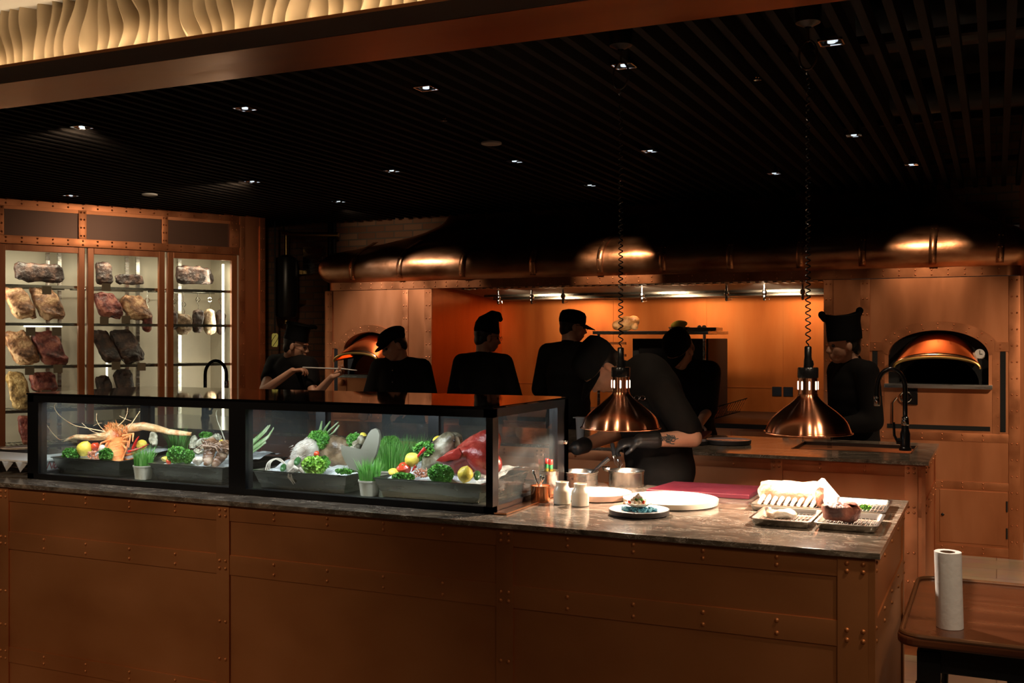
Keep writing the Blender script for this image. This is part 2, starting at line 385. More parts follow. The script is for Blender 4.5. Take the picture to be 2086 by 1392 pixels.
def fuse(mb, voxel, sm=2):               # many overlapping solids become one continuous skin
    me = mb.mesh('fuse', sharp=0); o = bpy.data.objects.new('fuse', me); COL.objects.link(o)
    r = o.modifiers.new('r', 'REMESH'); r.mode = 'VOXEL'; r.voxel_size = voxel; r.use_smooth_shade = True
    if sm:
        s_ = o.modifiers.new('s', 'SMOOTH'); s_.iterations = sm; s_.factor = .5
    dg = bpy.context.evaluated_depsgraph_get(); dg.update()
    out = bpy.data.meshes.new_from_object(o.evaluated_get(dg)); bpy.data.objects.remove(o); bpy.data.meshes.remove(me)
    for p in out.polygons: p.use_smooth = True
    return out
exec_parts = []
# ================================================================ THE ROOM
HC = 2.70
struct(MB().box((-13,-6,-.05), (6,13,0)).build('floor', floorm))
struct(MB().box((-13,8.9,0), (-5.66,9.05,3.3)).build('wall_back', brickm))
struct(MB().box((.16,8.9,0), (6,9.05,3.3)).build('wall_right', copper))
struct(MB().box((-5.66,8.9,2.43), (.16,9.05,3.3)).build('wall_back_upper', brickm))
struct(MB().box((-13,-6,3.25), (6,13,3.3)).build('ceiling_void', void))
m = MB()
x = -8.6
while x < 3.2:
    m.box((x,3.42,HC), (x+.032,8.78,HC+.075)); x += .097
for yy in (4.6, 6.4, 8.0): m.box((-8.6,yy,HC+.075), (3.2,yy+.04,HC+.11), 1)
struct(m.build('ceiling', [slatm, duct]))
m = MB()
for (y0, r) in ((5.3,.14), (7.0,.11)):
    m.cyl((-.6,y0,3.05), (3.2,y0,3.05), r, r, 20)
tag(m.build('ventilation_duct', duct), 'dark round ventilation ducts running above the ceiling slats at right', 'duct')
# bulkhead beam, cove and sculpted wall over the front of the counter
BY0, BY1 = 3.135, 3.476
b = MB().box((-7,BY0,2.62), (4,BY1,2.70)).build('trim_1', varied('burnished beam copper', [(.55,.20,.08), (.68,.28,.12)], rough=(.26,.36), scale=(1.2,5,5), metal=.9, bump=.25, bscale=(2.5,4,4))); struct(b)
b['kind'] = 'structure'
m = MB().box((-7,BY0-.006,2.621), (4,BY0-.0005,2.685)); struct(m.build('trim_2', M('dark brown fascia', (.05,.018,.008), .45)))
def wphase(X, z): return X*2*PI/.066 + 2.0*math.sin(z*13+X*6.1)+1.3*math.sin(z*21-X*10.7)+1.2*math.sin(X*23)
WAVX = []
def wav(u, v):                            # fins follow wandering crest lines
    z = 2.70+.255*v; ph = 2*PI*(-84+78*u); a, b_ = -6.2, .3
    for _ in range(26):
        c_ = (a+b_)/2
        if wphase(c_, z) < ph: a = c_
        else: b_ = c_
    f_ = (ph/(2*PI)) % 1; f_ = 0 if f_ > .9999 else f_
    return Vector((a, 3.252-.060*(1-abs(2*f_-1)**1.3), z))
struct(MB().grid(wav, 78*10, 22).build('wall_front', plaster, sharp=30))
struct(MB().box((-7,3.258,2.70), (4,3.29,3.25)).build('wall_bulkhead', plaster))
struct(MB().box((-13,-6,2.955), (6,3.258,2.985)).build('ceiling_front', M('ceiling paint', (.55,.54,.52), .7)))
led = MB().box((-6,3.145,2.7015), (-.4,3.155,2.703)).build('cove_light_strip', emit('cove led', (1,.72,.42), 2))
tag(led, 'warm led strip hidden in the cove above the copper beam', 'light strip')
# side closure of the dining side, out of sight, so that the copper mirrors a room and not nothing
struct(MB().box((-13,-6,0), (-12.9,13,3.3)).build('wall_left', M('brown wall', (.10,.06,.04), .7)))
struct(MB().box((-13,-6,0), (6,-5.9,3.3)).build('wall_dining', M('brown wall')))
struct(MB().box((5.9,-6,0), (6,13,3.3)).build('wall_far_right', M('brown wall')))
# ================================================================ COUNTERS
def strap_h(m, x0, x1, z0, z1, y, riv, rz=None):
    m.box((x0,y-.004,z0), (x1,y+.001,z1), 0, .0015)
    zz = rz or ((z1-.018), (z0+.018))
    m.rivets([(x, y-.004, z) for x in riv for z in zz])
def strap_v(m, x0, x1, z0, z1, y, rz, two=True):
    m.box((x0,y-.006,z0), (x1,y+.001,z1), 0, .0015)
    w = x1-x0; xs = (x0+w*.27, x1-w*.27) if two else ((x0+x1)/2,)
    m.rivets([(x, y-.006, z) for x in xs for z in rz])
def counter(name, lab, xl, xr, y0, y1, posts, pitch, dim):
    t = thing(name, lab, 'counter', ((xl+xr)/2, (y0+y1)/2, 0))
    MB().box((xl,y0,.0), (xr,y1,.9325)).build('body_panel', copperF if dim else copper, t)
    h = MB()
    xs = []
    for a, b_ in zip(posts[:-1], posts[1:]):
        n = round(abs(b_-a)/pitch); xs += [a+(b_-a)*i/n for i in range(1, n)]
    for z0, z1 in ((.874,.9325), (.675,.748), (.205,.268)): strap_h(h, xl, xr, z0, z1, y0, xs)
    h.build('horizontal_strap', [copperF if dim else copperS, rivet], t)
    for p in posts:
        w = .048 if p is posts[0] and name == 'copper_counter' else .030
        v = MB(); strap_v(v, p-w, p+w, 0, .9325, y0-.001, (.914,.892,.725,.697,.50,.36,.25,.22)); v.build('vertical_strap', [copperF if dim else copperS, rivet], t)
    # end face, seen at the right
    e = MB()
    for z0, z1 in ((.874,.9325), (.675,.748)):
        e.box((xr-.001,y0,z0), (xr+.005,y1,z1))
        e.rivets([(xr+.005, y, z) for y in [y0+.03+i*(y1-y0-.06)/4 for i in range(5)] for z in (z0+.018, z1-.018)], (1,0,0))
    e.box((xr-.012,y0-.0075,0), (xr+.006,y0+.06,.9325)).box((xr-.001,y1-.06,0), (xr+.006,y1,.9325))
    e.build('end_strap', [copperF if dim else copperS, rivet], t)
    return t
counter('copper_counter', 'long riveted copper front counter carrying the glass seafood case', -5.2, -.315, 3.118, 4.14, [-.363,-1.455,-2.61,-3.76,-4.91], .23, True)
tag(MB().box((-5.25,3.10,.933), (-.295,4.165,.95), 0, .002).build('marble_worktop', marble), 'dark veined marble worktop of the front counter under the heat lamps', 'worktop')
counter('preparation_counter', 'second copper counter behind the cooks aisle with the sink', -5.9, -.32, 5.515, 6.46, [-.38,-1.03,-1.70,-2.36,-3.02,-3.68,-4.34,-5.0,-5.66], .22, False)
# worktop with the sink cut out
sx0, sx1, sy0, sy1 = -1.02, -.40, 5.86, 6.30
m = MB()
for a, b_ in (((-5.95,5.49),(sx0,6.49)), ((sx1,5.49),(-.298,6.49)), ((sx0,5.49),(sx1,sy0)), ((sx0,sy1),(sx1,6.49))):
    m.box((a[0],a[1],.933), (b_[0],b_[1],.95))
tag(m.build('marble_worktop', marble), 'dark marble worktop of the rear counter, cut out around the black sink', 'worktop')
m = MB()
m.box((sx0+.005,sy0+.005,.70), (sx1-.005,sy1-.005,.705))
for a, b_ in (((sx0,sy0),(sx1,sy0+.008)), ((sx0,sy1-.008),(sx1,sy1)), ((sx0,sy0),(sx0+.008,sy1)), ((sx1-.008,sy0),(sx1,sy1))):
    m.box((a[0],a[1],.70), (b_[0],b_[1],.951))
tag(m.build('kitchen_sink', blackF), 'black undermount sink basin in the rear marble worktop', 'sink')
def faucet(lab, x, y, dx, knob):
    t = thing('gooseneck_faucet', lab, 'faucet', (x,y,.95))
    MB().lathe([(.032,.95),(.032,.965),(.026,.97),(.026,1.04),(.020,1.06),(.0165,1.10)], (x,y,0), 24).build('base', blackP, t)
    MB().lathe([(.019,1.085),(.022,1.09),(.0185,1.125),(.016,1.13)], (x,y,0), 24).build('collar', chrome, t)
    pts = [(x,y,1.12), (x,y,1.28)]+[(x+dx*(.1-.1*math.cos(a)), y, 1.28+.105*math.sin(a)) for a in [PI*i/14 for i in range(1, 15)]]+[(x+dx*.2,y,1.24)]
    MB().tube(pts, .0125, 14).build('neck', blackP, t)
    MB().lathe([(.014,1.185),(.017,1.19),(.017,1.235),(.0145,1.24)], (x+dx*.2,y,0), 20).build('spray_head', chrome, t)
    h = MB().cyl((x,y,1.0), (x+dx*.06,y-.01,1.0), .017).tube([(x+dx*.055,y-.01,1.0), (x+dx*.075,y-.01,1.03), (x+dx*.08,y-.01,1.10)], .007, 8)
    h.build('lever_handle', blackP, t)
    return t
faucet('black gooseneck faucet standing at the black sink on the right', -.445, 6.02, -.72, 1)
faucet('black gooseneck faucet at left in front of the meat cooler', XX(418,6.2), 6.2, 1, 0)
# ================================================================ COOK LINE WALL (plane Y = 8.2)
WY = 8.2
def arch(xc, hw, z0, h, n=24):
    return [(xc-hw*math.cos(PI*i/n), z0+h*math.sin(PI*i/n)) for i in range(n+1)]
def oven(lab, side, x0, x1, xc, s, ember):
    """riveted copper oven front between posts x0..x1, mouth centred on xc"""
    t = thing('wood_fired_oven', lab, 'oven', (xc,WY,0))
    p = MB(); zt = 1.99; hw = .335*s; zl = 1.205
    xs = sorted(set([x0, x1]+[xc-hw*math.cos(PI*i/24) for i in range(25)]))
    def top(x):
        q = (x-xc)/hw
        return 1.43+.18*math.sqrt(max(0, 1-q*q)) if abs(q) < 1 else 1.43
    for a, b_ in zip(xs[:-1], xs[1:]):
        mid = (a+b_)/2
        if abs(mid-xc) < hw:
            p.poly([(a,WY,top(a)), (b_,WY,top(b_)), (b_,WY,zt), (a,WY,zt)], [(0,1,2,3)])
            p.poly([(a,WY,0), (b_,WY,0), (b_,WY,zl), (a,WY,zl)], [(0,1,2,3)])
            p.poly([(a,WY,top(a)), (b_,WY,top(b_)), (b_,WY+.12,top(b_)), (a,WY+.12,top(a))], [(0,1,2,3)])
        else: p.poly([(a,WY,0), (b_,WY,0), (b_,WY,zt), (a,WY,zt)], [(0,1,2,3)])
    p.build('front_panel', copper, t)
    # black mouth behind: face plate with smaller arch then tunnel
    f = MB(); ih = .272*s
    ar = arch(xc, ih, 1.222, .20, 20); ou = arch(xc, hw+.02, 1.43, .2, 20); Y2 = WY+.10
    for i in range(20):
        f.poly([(ar[i][0],Y2,ar[i][1]), (ar[i+1][0],Y2,ar[i+1][1]), (ou[i+1][0],Y2,ou[i+1][1]), (ou[i][0],Y2,ou[i][1])], [(0,1,2,3)], 0)
        f.poly([(ar[i][0],Y2,ar[i][1]), (ar[i+1][0],Y2,ar[i+1][1]), (ar[i+1][0],WY+.7,ar[i+1][1]), (ar[i][0],WY+.7,ar[i][1])], [(0,1,2,3)], 1)
    f.poly([(xc-ih,Y2,1.2), (xc-hw-.02,Y2,1.2), (xc-hw-.02,Y2,1.43), (xc-ih,Y2,1.222)], [(0,1,2,3)], 0)
    f.poly([(xc+ih,Y2,1.2), (xc+hw+.02,Y2,1.2), (xc+hw+.02,Y2,1.43), (xc+ih,Y2,1.222)], [(0,1,2,3)], 0)
    f.box((xc-ih,Y2,1.19), (xc+ih,WY+.7,1.21), 1); f.box((xc-ih,WY+.69,1.2), (xc+ih,WY+.71,1.45), 1)
    f.build('mouth_lining', [void, void], t)
    if ember:
        MB().ell((xc+.10,WY+.45,1.26), (.14,.12,.11), 20, 12).noise(.03, 14, 3).build('embers', emberm, t)
    # eyebrow strap over the mouth
    k = MB(); o1 = arch(xc, hw+.075, 1.455, .22, 28); i1 = arch(xc, hw, 1.43, .18, 28)
    for i in range(28):
        k.poly([(i1[i][0],WY-.004,i1[i][1]), (i1[i+1][0],WY-.004,i1[i+1][1]), (o1[i+1][0],WY-.004,o1[i+1][1]), (o1[i][0],WY-.004,o1[i][1])], [(0,1,2,3)])
        k.poly([(o1[i][0],WY-.004,o1[i][1]), (o1[i+1][0],WY-.004,o1[i+1][1]), (o1[i+1][0],WY,o1[i+1][1]), (o1[i][0],WY,o1[i][1])], [(0,1,2,3)])
    for a, b_ in ((x0, xc-hw-.04), (xc+hw+.04, x1)):
        k.box((a,WY-.0065,1.460), (b_,WY,1.525)); k.rivets([((a+b_)/2-.01,WY-.0065,1.48), ((a+b_)/2-.01,WY-.0065,1.507)], r=.006)
    for i in range(9):
        a = PI*(.14+.72*i/8)
        for q, hz, zz in ((hw+.018,.192,1.434), (hw+.055,.207,1.45)): k.rivets([(xc-q*math.cos(a), WY-.004, zz+hz*math.sin(a))], r=.006)
    k.build('arch_strap', [copperS, rivet], t)
    # copper smoke awning with brass lip
    def aw(u, v):
        a = PI*u; hx = (.25+.03*v)*s; y = WY+.09-.31*v; zb = 1.37-.025*v; hh = .225-.145*v
        return Vector((xc-hx*math.cos(a), y, zb+hh*math.sin(a)**.8+.02*math.sin(PI*v)*math.sin(a)))
    a_ = MB().grid(aw, 40, 10).build('awning', copperL, t)
    md = a_.modifiers.new('s', 'SOLIDIFY'); md.thickness = .004
    MB().tube([aw(i/40, 1)+Vector((0,-.002,-.006)) for i in range(41)], .0105, 8).build('brass_lip', brass, a_)
    MB().box((xc-.36*s,WY-.07,1.192), (xc+.36*s,WY+.12,1.222), 0, .003).build('stone_shelf', steel, t)
    # black vent slots, strip seams and service door
    d = MB()
    for xa in (x0+.018, x1-.055): d.box((xa,WY-.003,.89), (xa+.036,WY,1.458))
    d.box((xc-.345*s,WY-.003,.893), (xc+.345*s,WY,.925))
    d.build('vent_slot', void, t)
    for xa in (x0+.056, x1-.105):
        w = MB(); w.box((xa,WY-.003,.86), (xa+.048,WY,1.46)); w.rivets([(xa+.035,WY-.003,z) for z in (1.37,1.25,1.13,1.0,.93)], r=.005); w.build('side_strap', [copperS, rivet], t)
    for z0, z1 in ((.815,.875), (.475,.53), (.01,.07)):
        w = MB(); strap_h(w, x0, x1, z0, z1, WY, [x0+.09+i*.135 for i in range(int((x1-x0)/.135))], (z0+.012, z1-.012)); w.build('front_strap', [copperS, rivet], t)
    dr = MB().box((x0+.48*s,WY-.006,.09), (x1-.012,WY,.465), 0, .002).build('service_door', copper, t)
    MB().ell((x0+.50*s,WY-.012,.285), .011).build('door_knob', blackP, dr)
    [MB().cyl((x1-.012,WY-.01,z), (x1-.012,WY-.01,z-.075), .006).build('hinge', blackM, dr) for z in (.405,.215)]
    return t
def gauge(t, x, z, r):
    g = MB().lathe([(r*1.08,0),(r*1.08,.02),(r*.95,.024)], (0,0,0), 28, 0, Matrix.Translation((x,WY-.002,z)) @ Matrix.Rotation(PI/2, 4, 'X')).build('dial_gauge', chrome, t)
    MB().cyl((x,WY-.0265,z), (x,WY-.0245,z), r*.93, seg=28).build('dial_face', M('dial face', (.5,.5,.48), .4), g)
    MB().box((x-.002,WY-.029,z-.004), (x+.002,WY-.027,z+r*.7), Mx=None).box((x-.002,WY-.029,z-.004), (x+r*.5,WY-.027,z)).build('dial_needle', blackM, g)
o = oven('wood fired oven on the right with dial gauge and a dark mouth', 1, -.852, .078, -.386, 1, False)
gauge(o, -.108, 1.442, .036)
m = MB().box((-.62,WY-.02,1.07), (-.52,WY,1.19)); m.build('control_box', blackP, o)
MB().tube([(-.60+.038*math.cos(a), WY-.03, 1.125+.038*math.sin(a)) for a in [2*PI*i/20 for i in range(20)]], .005, 6, closed=True).build('lamp_ring', chrome, o)
MB().tube([(-.66,WY-.02,1.12), (-.69,WY-.02,1.08), (-.69,WY-.02,.93)], .006, 8).build('gas_pipe', chrome, o)
o = oven('wood fired oven on the left glowing orange behind the cooks', -1, -5.593, -4.846, -5.20, .82, True)
MB().box((-5.53,WY-.004,1.06), (-5.44,WY,1.19)).lathe([(.03,0),(.03,.02),(.02,.025)], mi=1, caps=True, Mx=Matrix.Translation((-5.485,WY-.004,1.142)) @ Matrix.Rotation(PI/2, 4, 'X')).build('control_knob', [copperS, blackP], o)
# posts and plain panels of the wall
t = thing('copper_wall_cladding', 'riveted copper posts and narrow panels framing the range recess', 'cladding', (-2.8,WY,0))
for (a, b_) in ((-4.785,-4.619), (-1.115,-.918)):
    MB().box((a,WY,0), (b_,WY+.02,1.99)).build('narrow_panel', copper, t)
for (a, b_) in ((-5.66,-5.593), (-4.846,-4.785), (-4.619,-4.545), (-1.182,-1.115), (-.918,-.852), (.078,.150)):
    v = MB(); v.box((a,WY,0), (b_,WY+.02,1.99)); strap_v(v, a, b_, 0, 1.99, WY-.001, [1.96-.115*i for i in range(17)]); v.build('riveted_post', [copperS, rivet], t)
MB().box((.150,WY,0), (.17,8.9,1.99)).build('side_sheet', copper, t); MB().box((-5.68,WY,0), (-5.66,8.9,1.99)).build('side_sheet', copper, t)
# recess behind the posts
struct(MB().box((-4.565,WY+.02,0), (-4.545,9.67,2.10)).box((-1.182,WY+.02,0), (-1.162,9.67,2.10)).build('wall_recess_sides', copperO))
m = MB().box((-4.545,9.65,0), (-1.182,9.67,2.10))
for x in (-3.36,-2.45,-1.75): m.box((x,9.646,.9), (x+.004,9.65,2.0), 1)
m.box((-4.545,9.644,1.10), (-1.182,9.65,1.112), 0)
struct(m.build('wall_recess', [copperO, M('seam shadow gap', (.08,.03,.01), .6)]))
struct(MB().box((-4.56,WY+.02,2.08), (-1.16,9.67,2.10)).build('ceiling_recess', steelD))
# ================================================================ HOOD
t = thing('extraction_hood', 'huge beaten copper hood spanning the whole back wall', 'hood', (-2.8,WY,2))
X0, X1 = -5.665, .155
prof = [(0,2.0),(.0,2.062),(.035,2.085),(.065,2.13),(.078,2.19),(.066,2.25),(.026,2.31),(-.045,2.355),(-.14,2.395),(-.25,2.44),(-.36,2.50),(-.46,2.57),(-.53,2.65),(-.56,2.74)]
def ring(o, z):
    """plan outline of the hood at profile offset o (outward +), rounded corners"""
    ex = o if o > 0 else o*1.5; exr = o if o > 0 else o*.72
    xa, xb, yf = X0-ex, X1+exr, WY-o; r = .10+max(0, -o)*.5
    pts = [(xa, 9.3)]
    for i in range(9): a = PI+PI/2*i/8; pts.append((xa+r+r*math.cos(a), yf+r+r*math.sin(a)))
    n = 60
    for i in range(1, n): pts.append((xa+r+(xb-xa-2*r)*i/n, yf))
    for i in range(9): a = -PI/2+PI/2*i/8; pts.append((xb-r+r*math.cos(a), yf+r+r*math.sin(a)))
    pts.append((xb, 9.3))
    return [Vector((x, y, z)) for x, y in pts]
import bisect
def prof_at(v):
    f = v*(len(prof)-1); i = min(int(f), len(prof)-2); q = f-i
    return prof[i][0]*(1-q)+prof[i+1][0]*q, prof[i][1]*(1-q)+prof[i+1][1]*q
def catm(v):
    f = v*(len(prof)-1); i = min(int(f), len(prof)-2); q = f-i
    g = lambda k: Vector(prof[max(0, min(len(prof)-1, k))])
    p0, p1, p2, p3 = g(i-1), g(i), g(i+1), g(i+2)
    r = .5*((2*p1)+(p2-p0)*q+(2*p0-5*p1+4*p2-p3)*q*q+(3*p1-p0-3*p2+p3)*q**3)
    return r.x, r.y
rings = []
NV = 44
for j in range(NV+1):
    o_, z_ = catm(2/13+(11/13)*j/NV) if j else prof[1]
    rings.append(ring(o_, z_))
pts = [p for r in rings for p in r]; w = len(rings[0])
for p in pts:                                             # hand beaten unevenness
    if p.z > 2.09: p += mnoise.noise_vector(p*3.2)*.010+mnoise.noise_vector(p*9)*.0035
m = MB(); m.poly(pts, [(j*w+i, j*w+i+1, (j+1)*w+i+1, (j+1)*w+i) for j in range(NV) for i in range(w-1)], 0, None, True)
m.build('hood_shell', copperB, t, recalc=True, sharp=60)
m = MB(); r0 = ring(0, 1.995); r1 = ring(0.004, 1.995); r2 = ring(.006, 2.065)
m.poly(r1+r2, [(i, i+1, len(r1)+i+1, len(r1)+i) for i in range(len(r1)-1)], 0)
xs = [X0+.16+i*(X1-X0-.3)/50 for i in range(51)]
m.rivets([(x,WY-.006,z) for x in xs for z in (2.013,2.048)], r=.0065)
m.build('lower_band', [copperS, rivet], t)
# curved seam straps running up the hood
for sx in (-5.35,-4.85,-4.22,-3.55,-2.95,-2.42,-1.88,-1.35,-.90,-.42,.02):
    q = MB(); path = []
    for j in range(22):
        o_, z_ = catm(2/13+(7.2/13)*j/21); path.append((o_, z_))
    lean = .02+.05*max(0, (-2.0-sx)/3)
    L_ = [Vector((sx-.026+lean*(z-2.07)*2, WY-o_-.0075, z)) for o_, z in path]; R_ = [Vector((sx+.026+lean*(z-2.07)*2, WY-o_-.0075, z)) for o_, z in path]
    n = len(path); q.poly(L_+R_, [(i, i+1, n+i+1, n+i) for i in range(n-1)], 0, None, True)
    for i in range(2, n, 4):
        q.rivets([L_[i]+Vector((.014,-.001,0)), R_[i]+Vector((-.014,-.001,0))], (0,-1,.3), .006)
    ob = q.build('seam_strap', [copperB, rivet], t); md = ob.modifiers.new('s', 'SOLIDIFY'); md.thickness = .003
# underside: steel collar, grease filters and nozzles
m = MB()
m.poly([(-4.4,WY+.06,1.995), (-1.19,WY+.06,1.995), (-1.19,9.62,1.925), (-4.54,9.62,1.925)], [(0,1,2,3)], 0)
m.box((-4.54,9.60,1.925), (-1.185,9.648,1.985), 0)
m.build('filter_trough', M('dull steel', (.34,.33,.30), .48, metal=.8), t)
m = MB()
for i in range(46):
    x = -4.3+i*.068; m.box((x,WY+.10,1.985), (x+.028,WY+.72,2.06), 0)
m.box((-4.4,WY+.75,1.94), (-1.19,WY+.78,1.96), 1); m.box((-4.4,WY+.95,1.92), (-1.19,WY+1.0,1.975), 1)
m.build('grease_filter', [steelD, steel], t)
for px in (1015,1083,1147,1308,1480,1557,1635):
    x = XX(px, 8.55)
    n_ = MB().cyl((x,8.55,2.0), (x,8.55,1.925), .0105, seg=12).lathe([(.016,1.90),(.02,1.91),(.02,1.93),(.012,1.94)], (x,8.55,0), 14).lathe([(.006,1.855),(.012,1.865),(.014,1.89),(.01,1.90)], (x,8.55,0), 14)
    n_.tube([(x+.01,8.55,1.90), (x+.04,8.54,1.885), (x+.045,8.54,1.865), (x+.01,8.55,1.86)], .0018, 5)
    n_.build('spray_nozzle', chrome, t)
# ================================================================ RANGE IN THE RECESS
t = thing('cooking_range', 'copper fronted cooking range with black top inside the recess', 'range', (-2.8,8.6,0))
MB().box((-4.54,WY+.02,0), (-1.185,9.62,.85)).build('range_body', copperS, t)
MB().box((-4.54,WY-.02,.85), (-1.185,9.64,.887), 0, .004).build('range_top', blackM, t)
for i in range(5):
    x = -4.45+i*.655
    d = MB().box((x,WY+.005,.58), (x+.6,WY+.02,.83), 0, .004).box((x+.03,WY+.0,.60), (x+.57,WY+.006,.81), 0, .003).build('drawer', copper, t)
    MB().tube([(x+.2,WY+.002,.79), (x+.2,WY-.03,.79), (x+.4,WY-.03,.79), (x+.4,WY+.002,.79)], .006, 8).build('handle', chrome, d)
t = thing('charcoal_oven', 'tall black charcoal oven with steel shelf on top in the recess', 'oven', (-2.5,8.7,.89))
MB().box((-2.76,8.42,.887), (-2.12,9.1,1.55), 0, .008).build('oven_body', blackM, t)
MB().box((-2.70,8.405,1.0), (-2.40,8.42,1.48), 0, .004).build('oven_door', blackF, t)
c = MB(); c.cyl((-2.25,8.41,1.34), (-2.25,8.36,1.34), .012).cyl((-2.25,8.41,1.22), (-2.25,8.36,1.22), .012).tube([(-2.31,8.40,1.36), (-2.31,8.37,1.38), (-2.2,8.37,1.38), (-2.2,8.40,1.36)], .005, 8); c.build('door_latch', chrome, t)
s_ = MB().box((-3.07,8.30,1.585), (-2.09,9.0,1.612), 0, .004).build('top_shelf', steel, t)
for x in (-3.03,-2.13):
    MB().cyl((x,8.34,.887), (x,8.34,1.585), .012).build('shelf_leg', steel, t)
m = MB()
for z in (1.5,1.4,1.3): m.box((-2.99,8.36,z), (-2.80,8.38,z+.02))
m.build('tool_rail', woodd, t)
b = MB().ell((-2.845,8.50,1.675), (.085,.075,.062), 24, 16, rot=(0,-.3,0)).ell((-2.78,8.52,1.70), (.05,.05,.045)).ell((-2.91,8.47,1.66), (.045,.045,.042)).ell((-2.765,8.5,1.65), (.03,.03,.03))
tag(link('roast_chicken', fuse(b.noise(.004, 20), .008), roastb), 'golden roast chicken on the shelf above the charcoal oven', 'roast')
t = thing('steel_dish', 'small steel dish of yellow squash on the oven shelf', 'dish', (-2.37,8.45,1.612))
MB().lathe([(.04,1.613),(.075,1.618),(.088,1.645),(.084,1.645),(.07,1.622),(0,1.62)], (-2.37,8.45,0), 28).build('bowl', steel, t)
tag(MB().ell((-2.37,8.45,1.664), (.07,.05,.034), rot=(0,-.15,0)).noise(.004, 30).build('yellow_squash', lemonm), 'yellow squash heaped in the steel dish on the oven shelf', 'vegetable')
t = thing('steel_tray', 'flat steel tray holding eggs on the oven shelf', 'tray', (-2.17,8.5,1.612))
MB().box((-2.29,8.40,1.613), (-2.05,8.62,1.618)).box((-2.29,8.40,1.618), (-2.286,8.62,1.64)).box((-2.054,8.40,1.618), (-2.05,8.62,1.64)).box((-2.29,8.40,1.618), (-2.05,8.404,1.64)).box((-2.29,8.616,1.618), (-2.05,8.62,1.64)).build('tray_pan', steel, t)
for i, (x, y) in enumerate(((-2.205,8.47), (-2.165,8.475), (-2.185,8.53))):
    tag(MB().ell((x,y,1.638), (.018,.018,.021)).build('egg', porcelain), ['white egg on the steel tray, nearest the squash dish', 'white egg on the steel tray, to the right in front', 'white egg at the back of the steel tray'][i], 'egg', 'eggs on the steel tray')
for i, x in enumerate((-1.80,-1.70)):
    q = MB().box((x-.042,9.64,1.03), (x+.042,9.65,1.115), 0, .003)
    tag(q.build('socket_plate', blackP), ['black wall socket left of its twin in the range recess', 'black wall socket right of its twin in the range recess'][i], 'socket', 'black sockets on the recess wall')
m = MB()
for i in range(12): m.tube([(-2.05+i*.02,8.25,.91+i*.006), (-2.05+i*.02,8.5,1.0+i*.006)], .0025, 5)
for y, z in ((8.25,.91), (8.5,1.0)): m.tube([(-2.06,y,z-.003), (-1.82,y,z+.07)], .004, 6)
tag(m.build('grill_rack', steelD), 'tilted wire grill rack on the range behind the cooks', 'rack')
# ================================================================ NICHE BETWEEN COOLER AND OVEN
t = thing('water_heater_tank', 'tall dark cylindrical tank hanging on the brick wall', 'tank', (XX(583,8.7),8.7,1.9))
x = XX(583, 8.7)
MB().lathe([(.05,1.74),(.10,1.77),(.115,1.82),(.115,2.30),(.10,2.36),(.04,2.39)], (x,8.7,0), 28).build('tank_body', M('tank enamel', (.05,.05,.045), .3, metal=.6), t)
MB().cyl((x,8.7,2.38), (x,8.7,2.62), .02).cyl((x,8.7,1.70), (x,8.7,1.75), .03).box((x-.1,8.78,1.9), (x+.1,8.9,1.94)).box((x-.1,8.78,2.2), (x+.1,8.9,2.24)).build('pipe_fitting', brass, t)
x = XX(638, 8.85)
t = thing('junction_box', 'flat metal junction box mounted high on the brick wall', 'box', (x,8.88,2.2))
MB().box((x-.12,8.84,2.20), (x+.12,8.90,2.48), 0, .004).build('enclosure', steel, t); MB().cyl((x+.09,8.838,2.33), (x+.09,8.842,2.33), .008).build('lock', blackM, t)
m = MB().tube([(XX(575,8.6),8.6,2.66), (XX(578,8.6),8.6,2.61), (XX(595,8.6),8.6,2.585), (XX(690,8.7),8.7,2.57)], .022, 10)
tag(m.build('gas_pipe', brass), 'yellowish pipe bending along the top of the brick wall', 'pipe')
m = MB()
for px in (681, 672): m.cyl((XX(px,8.8),8.8,.0), (XX(px,8.8),8.8,2.74), .022, seg=12)
tag(m.build('drain_pipe', blackM), 'pair of black pipes running down the brick wall beside the hood', 'pipe')
x = XX(560, 8.3)
t = thing('hanging_glass_jar', 'small glass jar hanging by the cooler, with an added yellow glow', 'lamp', (x,8.3,1.49))
MB().cyl((x,8.3,1.60), (x,8.3,2.68), .008).build('rod', blackM, t)
MB().lathe([(.02,1.47),(.03,1.48),(.03,1.585),(.02,1.60)], (x,8.3,0), 16).build('jar_glass', emit('yellow jar glow', (.8,.6,.12), .22), t)  # the jar's yellow reflection is imitated by a faint glow
m = MB(); 
for a in range(4): m.tube([(x+.032*math.cos(a*PI/2+i*.5), 8.3+.032*math.sin(a*PI/2+i*.5), 1.475+.11*i/5) for i in range(6)], .003, 5)
m.build('wire_guard', blackM, t)
# ================================================================ extra shape helpers
def PXM(px, Y):                          # metres per photo pixel at that spot
    return Y/ray(px, 690)[1]/FPX
def sup(mb, c, r, e=.55, rot=(0,0,0), seg=28, ring=18, mi=0):
    R = Euler(rot).to_matrix(); c = Vector(c)
    f = lambda w, m: math.copysign(abs(w)**m, w)
    def fn(u, v):
        a = 2*PI*u; t = -PI/2+PI*v
        return c+R @ Vector((r[0]*f(math.cos(t), e)*f(math.cos(a), e), r[1]*f(math.cos(t), e)*f(math.sin(a), e), r[2]*f(math.sin(t), e)))
    mb.grid(fn, seg, ring, mi); bmesh.ops.remove_doubles(mb.bm, verts=mb.bm.verts[:], dist=1e-5)
    return mb
def xf(mb, Mx):
    bmesh.ops.transform(mb.bm, matrix=Mx, verts=mb.bm.verts[:]); return mb
